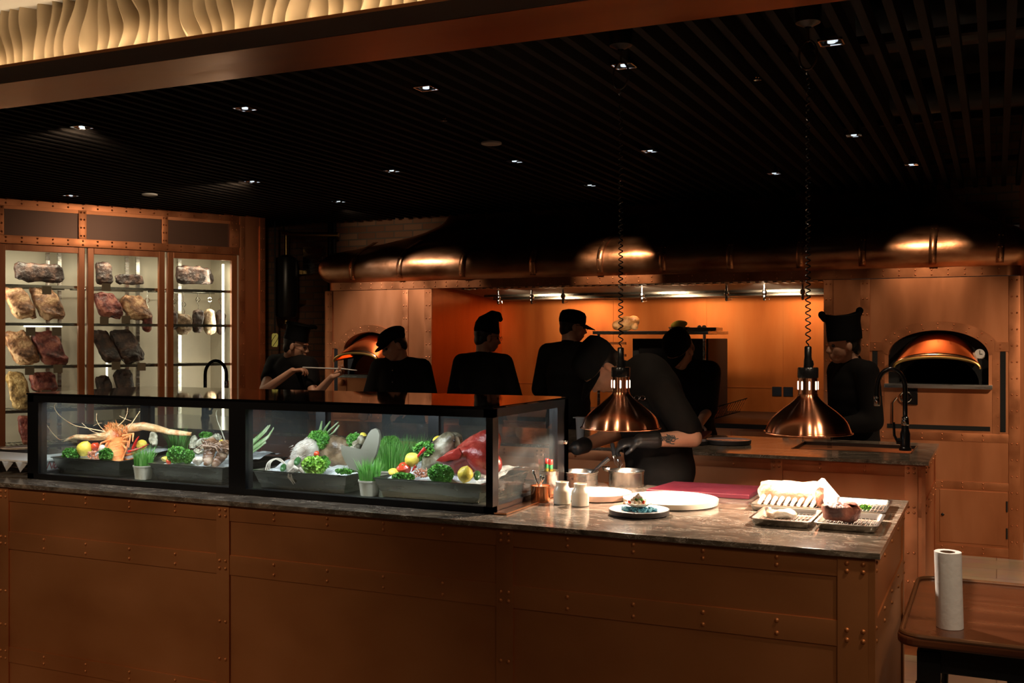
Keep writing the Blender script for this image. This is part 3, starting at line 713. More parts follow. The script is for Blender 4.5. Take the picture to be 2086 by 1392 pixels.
# ================================================================ MEAT COOLER
KA = V(-7.42,6.13,0); KTH = math.radians(62.2); K = Matrix.Translation(KA) @ Matrix.Rotation(KTH, 4, 'Z'); KI = K.inverted()
def CL(px, py, dy=.25):
    d = Vector((math.cos(KTH), math.sin(KTH))); n = Vector((-d.y, d.x)); r = ray(px, py)
    k = ((KA.x*n.x+KA.y*n.y)+dy)/(r[0]*n.x+r[1]*n.y)
    p = Vector((r[0]*k, r[1]*k)); return (p-Vector((KA.x, KA.y))).dot(d), EYE+r[2]*k
def kb(mb, name, mats, parent=None, **k): return xf(mb, K).build(name, mats, parent, **k)
t = thing('meat_cooler', 'long copper framed glass door cooler full of ageing meat', 'cooler', K @ V(1,.3,0), None, KTH)
kb(MB().box((-1.0,.66,.12), (2.30,.70,2.62)).box((-1.0,.02,.10), (2.30,.70,.30)).box((2.03,.02,.12), (2.05,.66,2.35)).box((-1,.03,2.33), (2.05,.66,2.36)), 'cooler_liner', coolin, t)
m = MB().box((-1.0,.0,2.62), (2.307,.72,2.719)).box((2.05,.01,0), (2.307,.72,2.62)).box((-1.0,.02,0), (2.30,.7,.12)).box((-1,.70,.1), (2.3,.72,2.62))
kb(m, 'cabinet_case', copper, t)
m = MB()
def ks(x0, x1, z0, z1, riv, y=-.004): m.box((x0,y,z0), (x1,.012,z1), 0, .0015); m.rivets([(a, y, b) for a, b in riv], r=.0085)
ks(-1.0, 2.06, 2.648, 2.719, [(x, z) for x in [-.95+.122*i for i in range(25)] for z in (2.668,2.70)])
ks(-1.0, 2.06, 2.335, 2.404, [(x, z) for x in [-.95+.122*i for i in range(25)] for z in (2.353,2.386)])
for x0, x1 in ((-.045,.012), (.60,.665), (1.315,1.372), (1.955,2.045)): ks(x0, x1, 2.404, 2.648, [(x0+(x1-x0)*q, z) for q in (.3,.7) for z in (2.43,2.50,2.57,2.63)], -.006)
for x0, x1 in ((2.05,2.105), (2.252,2.307)): ks(x0, x1, 0, 2.719, [(x0+(x1-x0)*q, .1+.1*i) for q in (.28,.72) for i in range(26)], -.006)
kb(m, 'riveted_strap', [copperS, rivet], t)
for x0, x1 in ((-.95,-.045), (.012,.60), (.665,1.315), (1.372,1.955)): kb(MB().box((x0,.012,2.404), (x1,.02,2.648)), 'vent_grille', meshm, t)
for i, (x0, x1) in enumerate(((-.72,-.05), (-.03,.649), (.673,1.34), (1.367,2.021))):
    w = .052; d = MB()
    for a, b in (((x0,.26),(x0+w,2.33)), ((x1-w,.26),(x1,2.33)), ((x0+w,.26),(x1-w,.26+w)), ((x0+w,2.33-w),(x1-w,2.33))):
        d.box((a[0],-.012,a[1]), (b[0],.03,b[1]), 0, .003)
    dd = kb(d, 'cooler_door', woodd, t)
    kb(MB().box((x0+w,.008,.26+w), (x1-w,.014,2.33-w)), 'door_glass', glassD, dd)
for i in range(4):
    x = (-.72,-.03,.673,1.367)[i]
    for z in (1.99,1.67,1.31,.94,.64):
        s_ = MB()
        for y in (.07,.30,.54): s_.tube([(x,y,z), (x+.655,y,z)], .006, 6)
        for k in range(17): s_.tube([(x+.01+k*.0395,.07,z+.006), (x+.01+k*.0395,.54,z+.006)], .0025, 5)
        s_.box((x,.052,z-.012), (x+.655,.058,z+.012))
        kb(s_, 'wire_shelf', steelD, t)
u_ = MB()
for x in (.50,.60,1.20,1.30,1.70,-.10,.0):
    u_.box((x-.016,.60,.32), (x+.016,.625,2.32), 0)
    for k in range(42): u_.box((x-.006,.597,.36+k*.047), (x+.006,.601,.382+k*.047), 1)
kb(u_, 'slotted_upright', [steel, void], t)
kb(MB().cyl((1.93,.10,.7), (1.93,.10,2.25), .011), 'led_tube', ledw, t)
kb(MB().cyl((1.0,.55,1.2), (1.0,.55,1.6), .008).cyl((.3,.60,1.66),(.62,.60,1.66), .007), 'led_tube', ledw, t)
def slab(px0, py0, px1, py1, mat, name, lab, dy=.22, tilt=.35, e=.6, seed=0, roll=0, cat='meat', grp=None, thick=None):
    xa, za = CL(px0, py1, dy); xb, zb = CL(px1, py0, dy)
    w, h = (xb-xa)/2, (zb-za)/2; th = thick or min(w, h)*.5
    mb = MB(); sup(mb, (0,0,0), (w,th,h), e, (0,0,0), 44, 30); mb.noise(min(w, h)*.20, 14, seed).noise(.008, 38, seed+3).noise(.003, 90, seed+5)
    sh_ = Matrix.Identity(4); sh_[0][2] = -.34*(h/w)**.5 if 'rib' in name and tilt > .2 else -.12
    for v in mb.bm.verts: v.co.x *= .86
    xf(mb, Matrix.Translation(((xa+xb)/2, dy, (za+zb)/2)) @ sh_ @ Euler((-tilt, 0, 0)).to_matrix().to_4x4())
    return tag(xf(mb, K).build(name, mat), lab, cat, grp)
MEATS = [
 (22,540,136,573,meatD,'rib_rack','dark rib rack lying on the top shelf behind the left cooler door',0,.3),
 (12,588,68,650,meatT,'beef_rib','broad tan beef rib at far left on the second shelf',.35,.25),
 (66,588,127,650,meatT,'beef_rib','reddish tan beef rib second from left on the second shelf',.35,-.25),
 (14,678,76,742,meatT,'beef_rib','pale beef rib at far left on the third shelf',.35,.3),
 (68,676,131,742,meatR,'beef_rib','pinkish beef rib beside the pale one on the third shelf',.35,.3),
 (15,757,60,835,meatS,'beef_cut','straw coloured beef cut at far left on the fourth shelf',.3,.1),
 (58,757,117,800,meatR,'beef_cut','deep red beef cut on the fourth shelf behind the left door',.3,.35),
 (38,845,68,908,meatR,'beef_cut','mottled red cut on the lowest visible shelf at left',.3,.1),
 (193,536,230,578,meatD,'ham_piece','dark pointed ham piece on the top shelf of the middle door',.1,0),
 (231,561,296,579,meatD,'beef_cut','flat dark cut lying on the top shelf of the middle door',.0,0),
 (192,598,247,648,meatR,'beef_rib','dark red beef rib on the second shelf of the middle door',.35,.35),
 (246,603,306,652,meatT,'beef_rib','tan fatty beef rib beside the dark red one, middle door',.35,.35),
 (193,672,238,740,meatD,'beef_rib','dark beef rib at left on the third shelf of the middle door',.35,.25),
 (230,672,287,740,meatD,'beef_rib','brown beef rib at right on the third shelf of the middle door',.35,.4),
 (194,766,228,802,meatD,'beef_cut','small brown cut at left, low behind the middle door',.3,.1),
 (232,752,273,800,meatD,'beef_cut','brown cut leaning low behind the middle door',.3,.1),
 (353,545,438,578,meatD,'rib_rack','long dark rib rack on the top shelf of the right door',0,.1)]
for i, (a, b_, c, d, mt, nm, lb, ti, ro) in enumerate(MEATS): slab(a, b_, c, d, mt, nm, lb, .22, ti, .42, i, ro)
for i, (px, y0, y1, w, lb) in enumerate(((300,632,678,9,'orange bacon strip hanging behind the middle door edge'), (354,634,672,8,'narrow cured piece hanging at left behind the right door'), (374,640,682,17,'striped pork belly hanging on a hook, right cooler door'), (403,630,680,11,'thin cured sausage piece hanging second behind the right door'), (427,630,682,13,'dark cured piece hanging under a ring, right door'), (449,632,682,10,'dark cured piece hanging beside the led tube, right door'))):
    xa, zt = CL(px-w, y0, .2); xb, zb = CL(px+w, y1, .2)
    tt = thing('hanging_cured_meat', lb, 'meat', K @ V((xa+xb)/2,.2,zb), 'cured meat hanging behind the cooler doors')
    mb = MB(); sup(mb, ((xa+xb)/2,.2,(zt+zb)/2), ((xb-xa)/2,.04,(zt-zb)/2), .7); mb.noise(.012, 18, i).noise(.006, 40, i)
    xf(mb, K).build('cured_piece', meatR if i == 0 else (meatH if i % 2 == 0 else meatD), tt)
    x = (xa+xb)/2; zr = 1.95
    kb(MB().tube([(x,.2,zt-.01), (x+.01,.2,zt+.03), (x-.006,.2,zt+.06), (x,.2,1.985)], .0025, 5).tube([(x+.02*math.cos(a),.2,zt+.09+.02*math.sin(a)) for a in [2*PI*k/16 for k in range(16)]], .0025, 5, closed=True), 'hook', chrome, tt)
TAGP = [(95,588,'under the top shelf at left'),(62,672,'at left under the second shelf'),(115,672,'at right under the second shelf, left door'),(60,752,'at left under the third shelf'),(118,748,'at right under the third shelf, left door'),(94,800,'beside the red cut, left door'),(216,582,'under the dark ham piece'),(212,650,'left under the second shelf, middle door'),(256,648,'right under the second shelf, middle door'),(236,742,'left under the third shelf, middle door'),(288,744,'hanging low at right, middle door')]
for px, py, lb in TAGP:
    x, z = CL(px, py, .05); w = .037
    q = MB().box((x-w,.044,z-.05), (x+w,.0465,z+.02))
    tag(xf(q, K @ Matrix.Identity(4)).build('price_card', cardm), 'small brown card '+lb, 'card', 'brown cards on the cooler shelves')
# ================================================================ GLASS DISPLAY CASE
CX0, CX1, CY0, CY1, CZ0, CZ1 = -3.775, -1.562, 3.245, 3.945, .95, 1.317
t = thing('glass_display_case', 'black framed glass display case of fresh seafood on the front counter', 'display case', ((CX0+CX1)/2,(CY0+CY1)/2,CZ0))
pm0, pm1 = XX(466,CY0), XX(500,CY0)
f = MB()
f.box((CX0,CY0,CZ0), (CX1,CY0+.035,.974)).box((CX0,CY1-.035,CZ0), (CX1,CY1,.974)).box((CX0,CY0,CZ0), (CX0+.035,CY1,.974)).box((CX1-.035,CY0,CZ0), (CX1,CY1,.974))
f.box((CX0,CY0,1.279), (CX1,CY0+.035,1.309)).box((CX0,CY1-.035,1.279), (CX1,CY1,1.309)).box((CX0,CY0,1.279), (CX0+.035,CY1,1.309)).box((CX1-.035,CY0,1.279), (CX1,CY1,1.309))
for x0, x1 in ((CX0,XX(78,CY0)), (pm0,pm1), (XX(990,CY0),CX1)): f.box((x0,CY0,.974), (x1,CY0+.045,1.279))
for x0, x1 in ((CX0,CX0+.05), (-2.75,-2.70), (-2.18,-2.13), (CX1-.05,CX1)): f.box((x0,CY1-.045,.974), (x1,CY1,1.279))
f.box((CX1-.035,CY1-.115,.974), (CX1,CY1,1.279))
f.build('case_frame', blackF, t)
MB().box((CX0+.03,CY0+.03,.952), (CX1-.03,CY1-.03,.958)).build('case_deck', steelD, t)
MB().box((CX0-.004,CY0-.004,1.309), (CX1+.004,CY1+.004,1.317), 0, .002).build('glass_top', blackG, t)
MB().box((XX(78,CY0),CY0+.012,.974), (pm0,CY0+.018,1.279)).build('front_pane', glassC, t)
MB().box((pm1,CY0+.012,.974), (XX(990,CY0),CY0+.018,1.279)).build('front_pane', glassC, t)
MB().box((CX1-.018,CY0+.045,.974), (CX1-.012,CY1-.115,1.279)).build('side_pane', glassC, t)
MB().box((CX0+.012,CY0+.045,.974), (CX0+.018,CY1-.045,1.279)).build('side_pane', glassC, t)
for x0, x1 in ((CX0+.05,-2.75), (-2.70,-2.18), (-2.13,CX1-.05)): MB().box((x0,CY1-.03,.974), (x1,CY1-.024,1.279)).build('rear_pane', glassC, t)
for x0, x1 in ((CX0+.08,pm0-.03), (pm1+.03,-1.78)): MB().box((x0,CY0+.05,1.294), (x1,CY0+.062,1.300)).build('led_strip', ledc, t)
MB().lathe([(.010,0),(.010,.012),(.006,.018)], caps=True, Mx=Matrix.Translation((CX1,CY1-.055,1.14)) @ Matrix.Rotation(PI/2, 4, 'Y')).build('side_lock', chrome, t)
tag(MB().box((CX1+.004,CY0+.0,.951), (CX1+.052,CY1,.957), 0, .001).build('copper_strip', copperL), 'thin copper strip lying along the right end of the display case', 'strip')
# trays with ice
def ice_tray(lab, px0, px1, yf, dep=.38, h=.072):
    x0, x1 = XX(px0, yf), XX(px1, yf); zb = .959; q = thing('ice_tray', lab, 'tray', ((x0+x1)/2, yf+dep/2, zb), 'steel ice trays in the display case')
    m = MB(); e = .018; zt = zb+h; th = .004
    def loop(k, z, ins): return [(x0-k+ins,yf-k+ins,z), (x1+k-ins,yf-k+ins,z), (x1+k-ins,yf+dep+k-ins,z), (x0-k+ins,yf+dep+k-ins,z)]
    L_ = [loop(-.004, zb, 0), loop(.0, zb+.02, 0), loop(.003, zb+.021, 0), loop(e, zt-.006, 0), loop(e+.006, zt-.004, 0), loop(e+.006, zt, 0), loop(e, zt, th), loop(0, zb+.03, th)]
    pts = [p for l in L_ for p in l]; fs = [(i*4+k, i*4+(k+1) % 4, (i+1)*4+(k+1) % 4, (i+1)*4+k) for i in range(len(L_)-1) for k in range(4)]
    fs += [(3,2,1,0), tuple(range(len(pts)-4, len(pts)))]
    m.poly(pts, fs); m.build('tray_body', steelD, q)
    def ice(u, v):
        x = x0-e+(x1-x0+2*e)*(.015+.97*u); y = yf-e+(dep+2*e)*(.03+.94*v)
        return Vector((x, y, zt-.012+.05*max(0, v-.06)-.05*max(0, v-.85)**.5+.012*mnoise.noise((x*22,y*22,1))))
    ic = MB().grid(ice, 60, 60).build('crushed_ice', icem); stuff(ic)
    tag(ic, 'bed of crushed ice in the '+lab.split(' ice tray')[0].replace('steel','')+' tray', 'ice')
    ic['label'] = 'crushed ice heaped in the '+lab.split(',')[0]
    return q
ice_tray('steel ice tray with the red lobster, first from the left', 120, 243, 3.385)
ice_tray('steel ice tray of oysters and crayfish, second from the left', 318, 452, 3.385)
ice_tray('steel ice tray under the brown fish and pale lettuce, third from the left', 530, 702, 3.385)
ice_tray('steel ice tray of red snapper and lemons, rightmost in the case', 777, 975, 3.385)
def ball(name, mat, px, py, Y, rpx, lab, cat, sq=(1,1,1), grp=None, noise_=0, rot=(0,0,0), seg=44):
    c = P(px, py, Y); r = rpx*PXM(px, Y); m = MB().ell((0,0,0), (r*sq[0],r*sq[1],r*sq[2]), seg, seg//2)
    if noise_: m.noise(r*noise_, .9/r, px).noise(r*noise_*.35, 3.2/r, px+3)
    xf(m, Matrix.Translation(c) @ Euler(rot).to_matrix().to_4x4())
    return tag(m.build(name, mat), lab, cat, grp)
def lemon(px, py, Y, rpx, lab, rot=(0,0,0)):
    r = rpx*PXM(px, Y); c = P(px, py, Y)
    pr = [(0,-1.16),(.10,-1.12),(.20,-1.03),(.45,-.90),(.75,-.62),(.95,-.25),(1.0,0),(.95,.28),(.75,.64),(.45,.92),(.2,1.04),(.12,1.14),(0,1.18)]
    return tag(xf(MB().lathe([(a*r, b*r) for a, b in pr], seg=32), Matrix.Translation(c) @ Euler(rot).to_matrix().to_4x4()).build('lemon', lemonm), lab, 'lemon')
def wedge(px, py, Y, rpx, lab, rot=(0,0,0)):
    r = rpx*PXM(px, Y); c = P(px, py, Y); m = MB()
    q = thing('lemon_wedge', lab, 'lemon', c)
    n = 10
    pts = [Vector((0,-r*1.1,0)), Vector((0,r*1.1,0))]+[Vector((r*math.cos(a)*math.cos(b_*.9), r*1.05*math.sin(b_), r*math.sin(a)*math.cos(b_*.9))) for b_ in [-PI/2+PI*j/8 for j in range(9)] for a in [PI*.15+PI*.6*i/n for i in range(n+1)]]
    Mx = Matrix.Translation(c) @ Euler(rot).to_matrix().to_4x4()
    w = n+1
    m.poly(pts, [(2+j*w+i, 2+j*w+i+1, 2+(j+1)*w+i+1, 2+(j+1)*w+i) for j in range(8) for i in range(n)], 0, Mx, True).build('rind', lemonm, q)
    m = MB(); m.poly(pts, [(0, 2+j*w, 2+(j+1)*w) for j in range(8)]+[(0, 2+j*w+n, 2+(j+1)*w+n) for j in range(8)]+[(0,1,2+8*w),(0,1,2+8*w+n)], 0, Mx).build('flesh', lemoncut, q)
def leafy(name, mat, px, py, Y, wpx, hpx, lab, n=420, cat='herb', ls=.011, dep=None):
    """a bunch of curled leaves"""
    c = P(px, py, Y); k = PXM(px, Y); a, b_ = wpx*k/2, hpx*k/2; d = dep or min(a, b_)*.9; rnd = random.Random(px*31+py); m = MB()
    for i in range(n):
        z = rnd.uniform(-1,1); th = rnd.uniform(0,2*PI); s_ = math.sqrt(1-z*z); rr = rnd.uniform(.72,1.05)
        nrm = Vector((s_*math.cos(th), s_*math.sin(th), z)); p = c+Vector((nrm.x*a, nrm.y*d, nrm.z*b_))*rr
        R = Euler((rnd.uniform(0,6.3), rnd.uniform(0,6.3), rnd.uniform(0,6.3))).to_matrix(); s = ls*rnd.uniform(.6,1.15)
        q = [Vector((0,-.9,0)), Vector((.55,-.5,.35)), Vector((.95,.05,-.25)), Vector((.6,.6,.4)), Vector((0,1,-.2)), Vector((-.6,.6,.35)), Vector((-.95,.05,-.3)), Vector((-.55,-.5,.3)), Vector((0,.1,.25))]
        m.poly([p+R @ (v*s) for v in q], [(8,i_,(i_+1) % 8) for i_ in range(8)])
    for i in range(7):
        th = rnd.uniform(0,2*PI); e = c+Vector((a*.5*math.cos(th), d*.5*math.sin(th), b_*.4))
        m.tube([c+Vector((0,0,-b_*.9)), c, e], .0016, 5)
    return tag(m.build(name, mat, recalc=False), lab, cat)
def grass_pot(px, py, Y, rpx, lab, gh=.095, n=260, ph=.058):
    x = XX(px, Y); r = rpx*PXM(px, Y); q = thing('potted_wheatgrass', lab, 'plant', (x,Y,.959), 'pots of wheatgrass in the display case')
    z0 = .959; rnd = random.Random(px)
    MB().lathe([(r*.80,z0),(r*.82,z0+.002),(r*.97,z0+ph-.006),(r*1.03,z0+ph-.006),(r*1.03,z0+ph),(r*.95,z0+ph),(r*.9,z0+ph-.012),(0,z0+ph-.012)], (x,Y,0), 36).build('pot', cream, q)
    m = MB()
    for i in range(n):
        a = rnd.uniform(0,2*PI); rr = r*.9*math.sqrt(rnd.random()); b_ = Vector((x+rr*math.cos(a), Y+rr*math.sin(a), z0+ph-.012))
        h = gh*rnd.uniform(.6,1.1); ln = Vector((math.cos(a), math.sin(a), 0))*h*rnd.uniform(0,.42)*(rr/r+.25); w = Vector((math.cos(rnd.uniform(0,6)), math.sin(rnd.uniform(0,6)), 0))*.0013
        p1 = b_+ln*.2+Vector((0,0,h*.5)); p2 = b_+ln+Vector((0,0,h*(1-.1*rnd.random())))
        m.poly([b_-w, b_+w, p1-w*.9, p1+w*.9, p2], [(0,1,3,2), (2,3,4)])
    m.build('grass_blades', grassm, q, recalc=False)
grass_pot(292, 960, 3.39, 20, 'white pot of wheatgrass between the two left trays')
grass_pot(362, 950, 3.70, 20, 'wheatgrass standing behind the crayfish tray', .135, 200, .07)
grass_pot(753, 985, 3.395, 23, 'white pot of wheatgrass left of the rightmost tray', .10, 300)
grass_pot(716, 975, 3.50, 17, 'wheatgrass pot half hidden beside the brown fish tray', .05, 180)
grass_pot(795, 975, 3.62, 34, 'tall dense wheatgrass behind the lemons', .15, 420, .07)
grass_pot(845, 975, 3.78, 26, 'wheatgrass at the back between the grouper and the parsley', .14, 260, .07)
# ---- tray one: spiny lobster
def pt(px, py, Y): return P(px, py, Y)
q = thing('spiny_lobster', 'big orange spiny lobster with long curving antennae in the left tray', 'lobster', pt(235,945,3.45))
b = MB()
for i in range(9):
    f_ = i/8; c = pt(236+2*f_, 942-42*f_, 3.405+.10*f_); w = (.030+.012*f_+.006*math.sin(f_*PI)); b.ell(c, (w,.034,.016), 20, 10, rot=(.5,0,0))
tl = b.build('tail', lobm, q)
b = MB(); b.ell(pt(238,893,3.55), (.052,.05,.055), 24, 14).ell(pt(236,880,3.58), (.05,.05,.04), 24, 14).ell(pt(228,872,3.57), (.028,.03,.022)).noise(.006, 26, 2)
for i in range(120):
    a = random.uniform(0,PI); c = pt(236+random.uniform(-22,24), 882+random.uniform(-16,16), 3.52); b.tube([c, c+V(random.uniform(-.012,.012),-.01,random.uniform(.006,.024))], [.004,.0006], 5)
b.build('carapace', lobm, q)
b = MB(); b.tube([pt(228,886,3.52), pt(205,890,3.50), pt(180,892,3.48), pt(155,890,3.46), pt(140,893,3.45), pt(129,900,3.44)], [.015,.017,.015,.012,.008,.002], 12)
b.tube([pt(248,880,3.56), pt(268,872,3.54), pt(292,868,3.53), pt(318,872,3.53), pt(345,880,3.54), pt(368,883,3.55), pt(390,884,3.56)], [.016,.019,.019,.015,.013,.011,.008], 12)
b.noise(.005, 45).noise(.002, 140).build('feeler_base', lobp, q)
b = MB()
for pts_, r in (([(150,889),(128,896),(117,893),(100,873),(88,852),(81,840)],.0022), ([(215,880),(175,872),(150,866),(125,850),(113,836),(111,826),(115,822)],.0024), ([(205,884),(190,880),(178,872),(167,862)],.0014), ([(214,880),(203,868),(197,856),(197,842)],.0014), ([(240,868),(253,856),(259,842),(260,831)],.0018), ([(262,872),(274,855),(285,838)],.0026), ([(244,848),(256,854),(268,858)],.001), ([(190,868),(200,863),(208,862)],.001)):
    L_ = cr_([pt(x, y, 3.45) for x, y in pts_]); b.tube(L_, [r, r*.45], 6)
b.build('antenna', lobp, q)
b = MB()
for s_, (xa, ya, xb, yb, xc_, yc) in enumerate(((222,898,214,910,221,925), (224,903,217,918,224,930), (226,895,206,903,200,918), (252,895,266,888,262,912), (250,900,262,900,256,922), (248,905,258,915,250,935), (254,928,270,925,287,918), (250,935,262,938,276,932), (250,888,272,884,270,900))):
    b.tube([pt(xa,ya,3.48), pt(xb,yb,3.44), pt(xc_,yc,3.42)], [.005,.0045,.002], 7)
b.build('walking_leg', lobm, q)
lemon(172, 915, 3.425, 15.5, 'big whole lemon in front of the lobster, between parsley and tomato', (.1,.5,.2))
lemon(289, 907, 3.50, 11, 'lemon half hidden behind the chillies right of the lobster', (1.2,0,.3))
leafy('parsley_bunch', parsm, 144, 926, 3.40, 38, 20, 'flat parsley bunch at the far left corner of the case', 420)
leafy('parsley_bunch', parsm, 216, 927, 3.385, 27, 21, 'parsley tuft left of the lobster tail', 380)
ball('tomato_piece', tomatom, 194, 911, 3.45, 9, 'tomato piece right of the big lemon near the lobster', 'tomato', noise_=.25)
ball('garlic_bulb', bonem, 209, 914, 3.43, 7, 'white garlic bulb beside the tomato piece near the lobster', 'garlic', noise_=.2)
m = MB()
for i in range(26): c = pt(190+random.uniform(-10,12), 928+random.uniform(-7,6), 3.41); m.ell(c, (.009,.006,.005), 10, 6, rot=(0,random.uniform(-1,1),random.uniform(-1,1)))
tag(stuff(m.build('shrimp_garnish', squidm)), 'scatter of pink shrimp meat in front of the lobster', 'shrimp')
def chilli(pts_, Y, r, lab):
    q = thing('red_chilli', lab, 'chilli', pt(*pts_[0], Y)); L_ = [pt(x, y, Y) for x, y in pts_]
    n = len(L_); MB().tube(L_, [r*(1-.85*(i/(n-1))**2) for i in range(n)], 12).build('chilli_pod', chillim, q)
    d = (L_[0]-L_[1]).normalized(); MB().tube([L_[0]-d*.002, L_[0]+d*.012], [.003,.0015], 6).build('stem', cucm, q)
chilli([(271,915),(275,905),(279,896),(283,889)], 3.43, .0075, 'upright red chilli leaning beside the lobster')
chilli([(262,921),(275,918),(290,912),(303,905)], 3.42, .007, 'long red chilli lying under the lemon beside the lobster')
ball('oyster', shellm, 313, 894, 3.54, 12, 'large pale oyster shell under the right lobster horn', 'oyster', (.9,.6,1.15), noise_=.4)
# ---- tray two
wedge(337, 941, 3.41, 11, 'cut lemon at the left corner of the oyster tray', (0,0,1.2))
ball('cherry_tomato', tomatom, 344, 941, 3.40, 5.5, 'small red tomato in front of the parsley, oyster tray', 'tomato')
leafy('parsley_bunch', parsm, 360, 927, 3.42, 38, 30, 'large parsley bunch in the oyster tray, the left one of two', 620)
leafy('parsley_bunch', parsm, 381, 930, 3.41, 26, 22, 'smaller parsley tuft in the oyster tray, left of the garlic', 420)
ball('garlic_bulb', bonem, 403, 939, 3.40, 11, 'big garlic bulb at the front of the oyster tray', 'garlic', (1.1,.8,.8), noise_=.25)
ball('oyster', shellm, 395, 901, 3.55, 12, 'upright oval oyster, leftmost in the oyster tray', 'oyster', (.78,.5,1.25), noise_=.55)
ball('oyster', shellm, 418, 904, 3.54, 14, 'broad pale scallop shaped oyster behind the crayfish', 'oyster', (1.1,.6,.85), noise_=.55)
ball('oyster', shellm, 440, 893, 3.57, 11, 'open craggy oyster at the top right of the oyster tray', 'oyster', (1,.7,.75), noise_=.6)
ball('oyster', shellm, 404, 921, 3.47, 9, 'flat oyster lying between parsley and crayfish', 'oyster', (1.3,.7,.6), noise_=.4)
def crayfish(px, py, Y, sc, roll, lab, tailpts):
    q = thing('crayfish', lab, 'crayfish', pt(px, py+12, Y))
    b = MB(); n = len(tailpts)
    for i, (x, y, w) in enumerate(tailpts): b.ell(pt(x, y, Y-.03+.012*i), (w*PXM(x, Y),.022,.012), 18, 9, rot=(.5,roll,0))
    b.build('tail', brownsh, q)
    x, y, w = tailpts[-1]; b = MB(); b.ell(pt(x+3, y-10, Y+.04), (w*1.15*PXM(x, Y),.035,.032), 20, 12, rot=(0,roll,0)).noise(.007, 34, px)
    for i in range(30): c = pt(x+random.uniform(-14,18), y-12+random.uniform(-10,8), Y); b.tube([c, c+V(random.uniform(-.02,.02),-.01,random.uniform(-.012,.02))], [.003,.0006], 5)
    b.build('carapace', brownsh, q)
    b = MB()
    for dx, dy in ((-28,-4), (-24,4), (24,-10), (26,2), (20,12)): b.tube([pt(x, y-8, Y), pt(x+dx*.6, y-10+dy*.3, Y-.02), pt(x+dx, y+dy, Y-.03)], [.0045,.004,.0015], 6)
    b.build('walking_leg', brownsh, q)
    return q
crayfish(427, 938, 3.43, 1, 0, 'glossy brown crayfish with tail forward in the oyster tray', [(424,942,9),(424,936,11),(425,930,13),(426,924,14),(428,918,14)])
crayfish(452, 938, 3.45, 1, .5, 'second brown crayfish tilted at the right edge of the oyster tray', [(440,944,8),(444,939,10),(448,934,11),(452,928,12),(455,922,12)])
m = MB().tube([pt(460,902,3.5), pt(452,880,3.5), pt(443,858,3.5), pt(440,842,3.5), pt(442,836,3.5)], [.0022,.001], 6)
tag(m.build('crayfish_feeler', shellm), 'long thin feeler rising from the right crayfish', 'feeler')
wedge(452, 905, 3.5, 9, 'yellow lemon peel above the right crayfish', (.3,.5,.2))
leafy('parsley_bunch', parsm, 420, 888, 3.68, 28, 10, 'parsley row behind the oysters', 260)
# ---- tray three
m = MB()
for pts_ in ([(500,915),(515,900),(530,885),(545,868)], [(502,920),(525,905),(545,890),(556,872)], [(500,910),(520,896),(540,878),(549,866)], [(503,925),(528,908),(540,900)]):
    L_ = [pt(x, y, 3.6) for x, y in pts_]; up = V(-.006,0,.011)
    pp = [a-up*(1-.7*i/3) for i, a in enumerate(L_)]+[a+up*(1-.7*i/3)+V(0,.006,0) for i, a in enumerate(L_)]
    m.poly(pp, [(i, i+1, len(L_)+i+1, len(L_)+i) for i in range(len(L_)-1)], 0, None, True)
o = m.build('leek', leekm, recalc=False); md = o.modifiers.new('s', 'SOLIDIFY'); md.thickness = .003
tag(o, 'green leek leaves spreading at the left of the middle window', 'leek')
m = MB()
for pts_ in ([(650,890),(652,875),(655,858)], [(662,890),(672,875),(688,860)], [(665,892),(680,880),(690,866)], [(655,888),(664,870),(672,858)]):
    L_ = [pt(x, y, 3.68) for x, y in pts_]; up = V(.009,0,.002)
    pp = [a-up*(1-.8*i/2) for i, a in enumerate(L_)]+[a+up*(1-.8*i/2)+V(0,.005,0) for i, a in enumerate(L_)]
    m.poly(pp, [(i, i+1, 3+i+1, 3+i) for i in range(2)], 0, None, True)
o = m.build('leek', leekm, recalc=False); md = o.modifiers.new('s', 'SOLIDIFY'); md.thickness = .003
tag(o, 'upright leek tops behind the parsley over the white fish', 'leek')
m = MB()
for k in range(3): m.tube(cr_([pt(541+4*k,958,3.42+.01*k), pt(545+3*k,944,3.43), pt(556+2*k,936,3.45), pt(570,935+2*k,3.46), pt(580,944+k,3.45), pt(584,952,3.44)]), .0024, 6)
tag(m.build('lemongrass_loop', bonem), 'curved pale lemongrass loop at the left of the white fish', 'lemongrass')
for px, py, s_, lb in ((577,953,8,'dark cucumber end beside the lemongrass loop'), (606,940,9,'cut cucumber leaning on the white fish'), (972,969,10,'dark cucumber right of the front lemon')):
    ball('cucumber', cucm, px, py, 3.43, s_, lb, 'cucumber', (.75,1.6,.75), rot=(.4,.3,.5))
q = thing('white_fish', 'pale bellied fish with claws of fin hanging over the tray rim', 'fish', pt(615,965,3.5))
b = MB(); b.ell(pt(620,926,3.52), (.075,.05,.05), 26, 16, rot=(0,-.9,0)).ell(pt(635,908,3.56), (.05,.045,.04), rot=(0,-.6,0)).ell(pt(600,950,3.46), (.04,.035,.03), rot=(0,-1.0,0)).noise(.005, 22, 5)
link('fish_body', fuse(b, .005), fishw, q)
b = MB()
for pts_ in ([(600,953),(590,962),(588,972),(594,980),(598,987)], [(603,955),(594,964),(594,974),(601,985)], [(610,955),(617,962),(620,966)], [(598,952),(608,957),(616,965)]): b.tube([pt(x, y, 3.372) for x, y in pts_], [.0085,.0016], 8)
b.build('pectoral_fin', fishw, q)
b = MB()
for i in range(60):
    x, y = 600+random.uniform(-4,40), 935+random.uniform(-36,12); b.tube([pt(x,y,3.46), pt(x-9,y+4,3.45)], [.0014,.0004], 4)
b.build('frayed_skin', fishw, q)
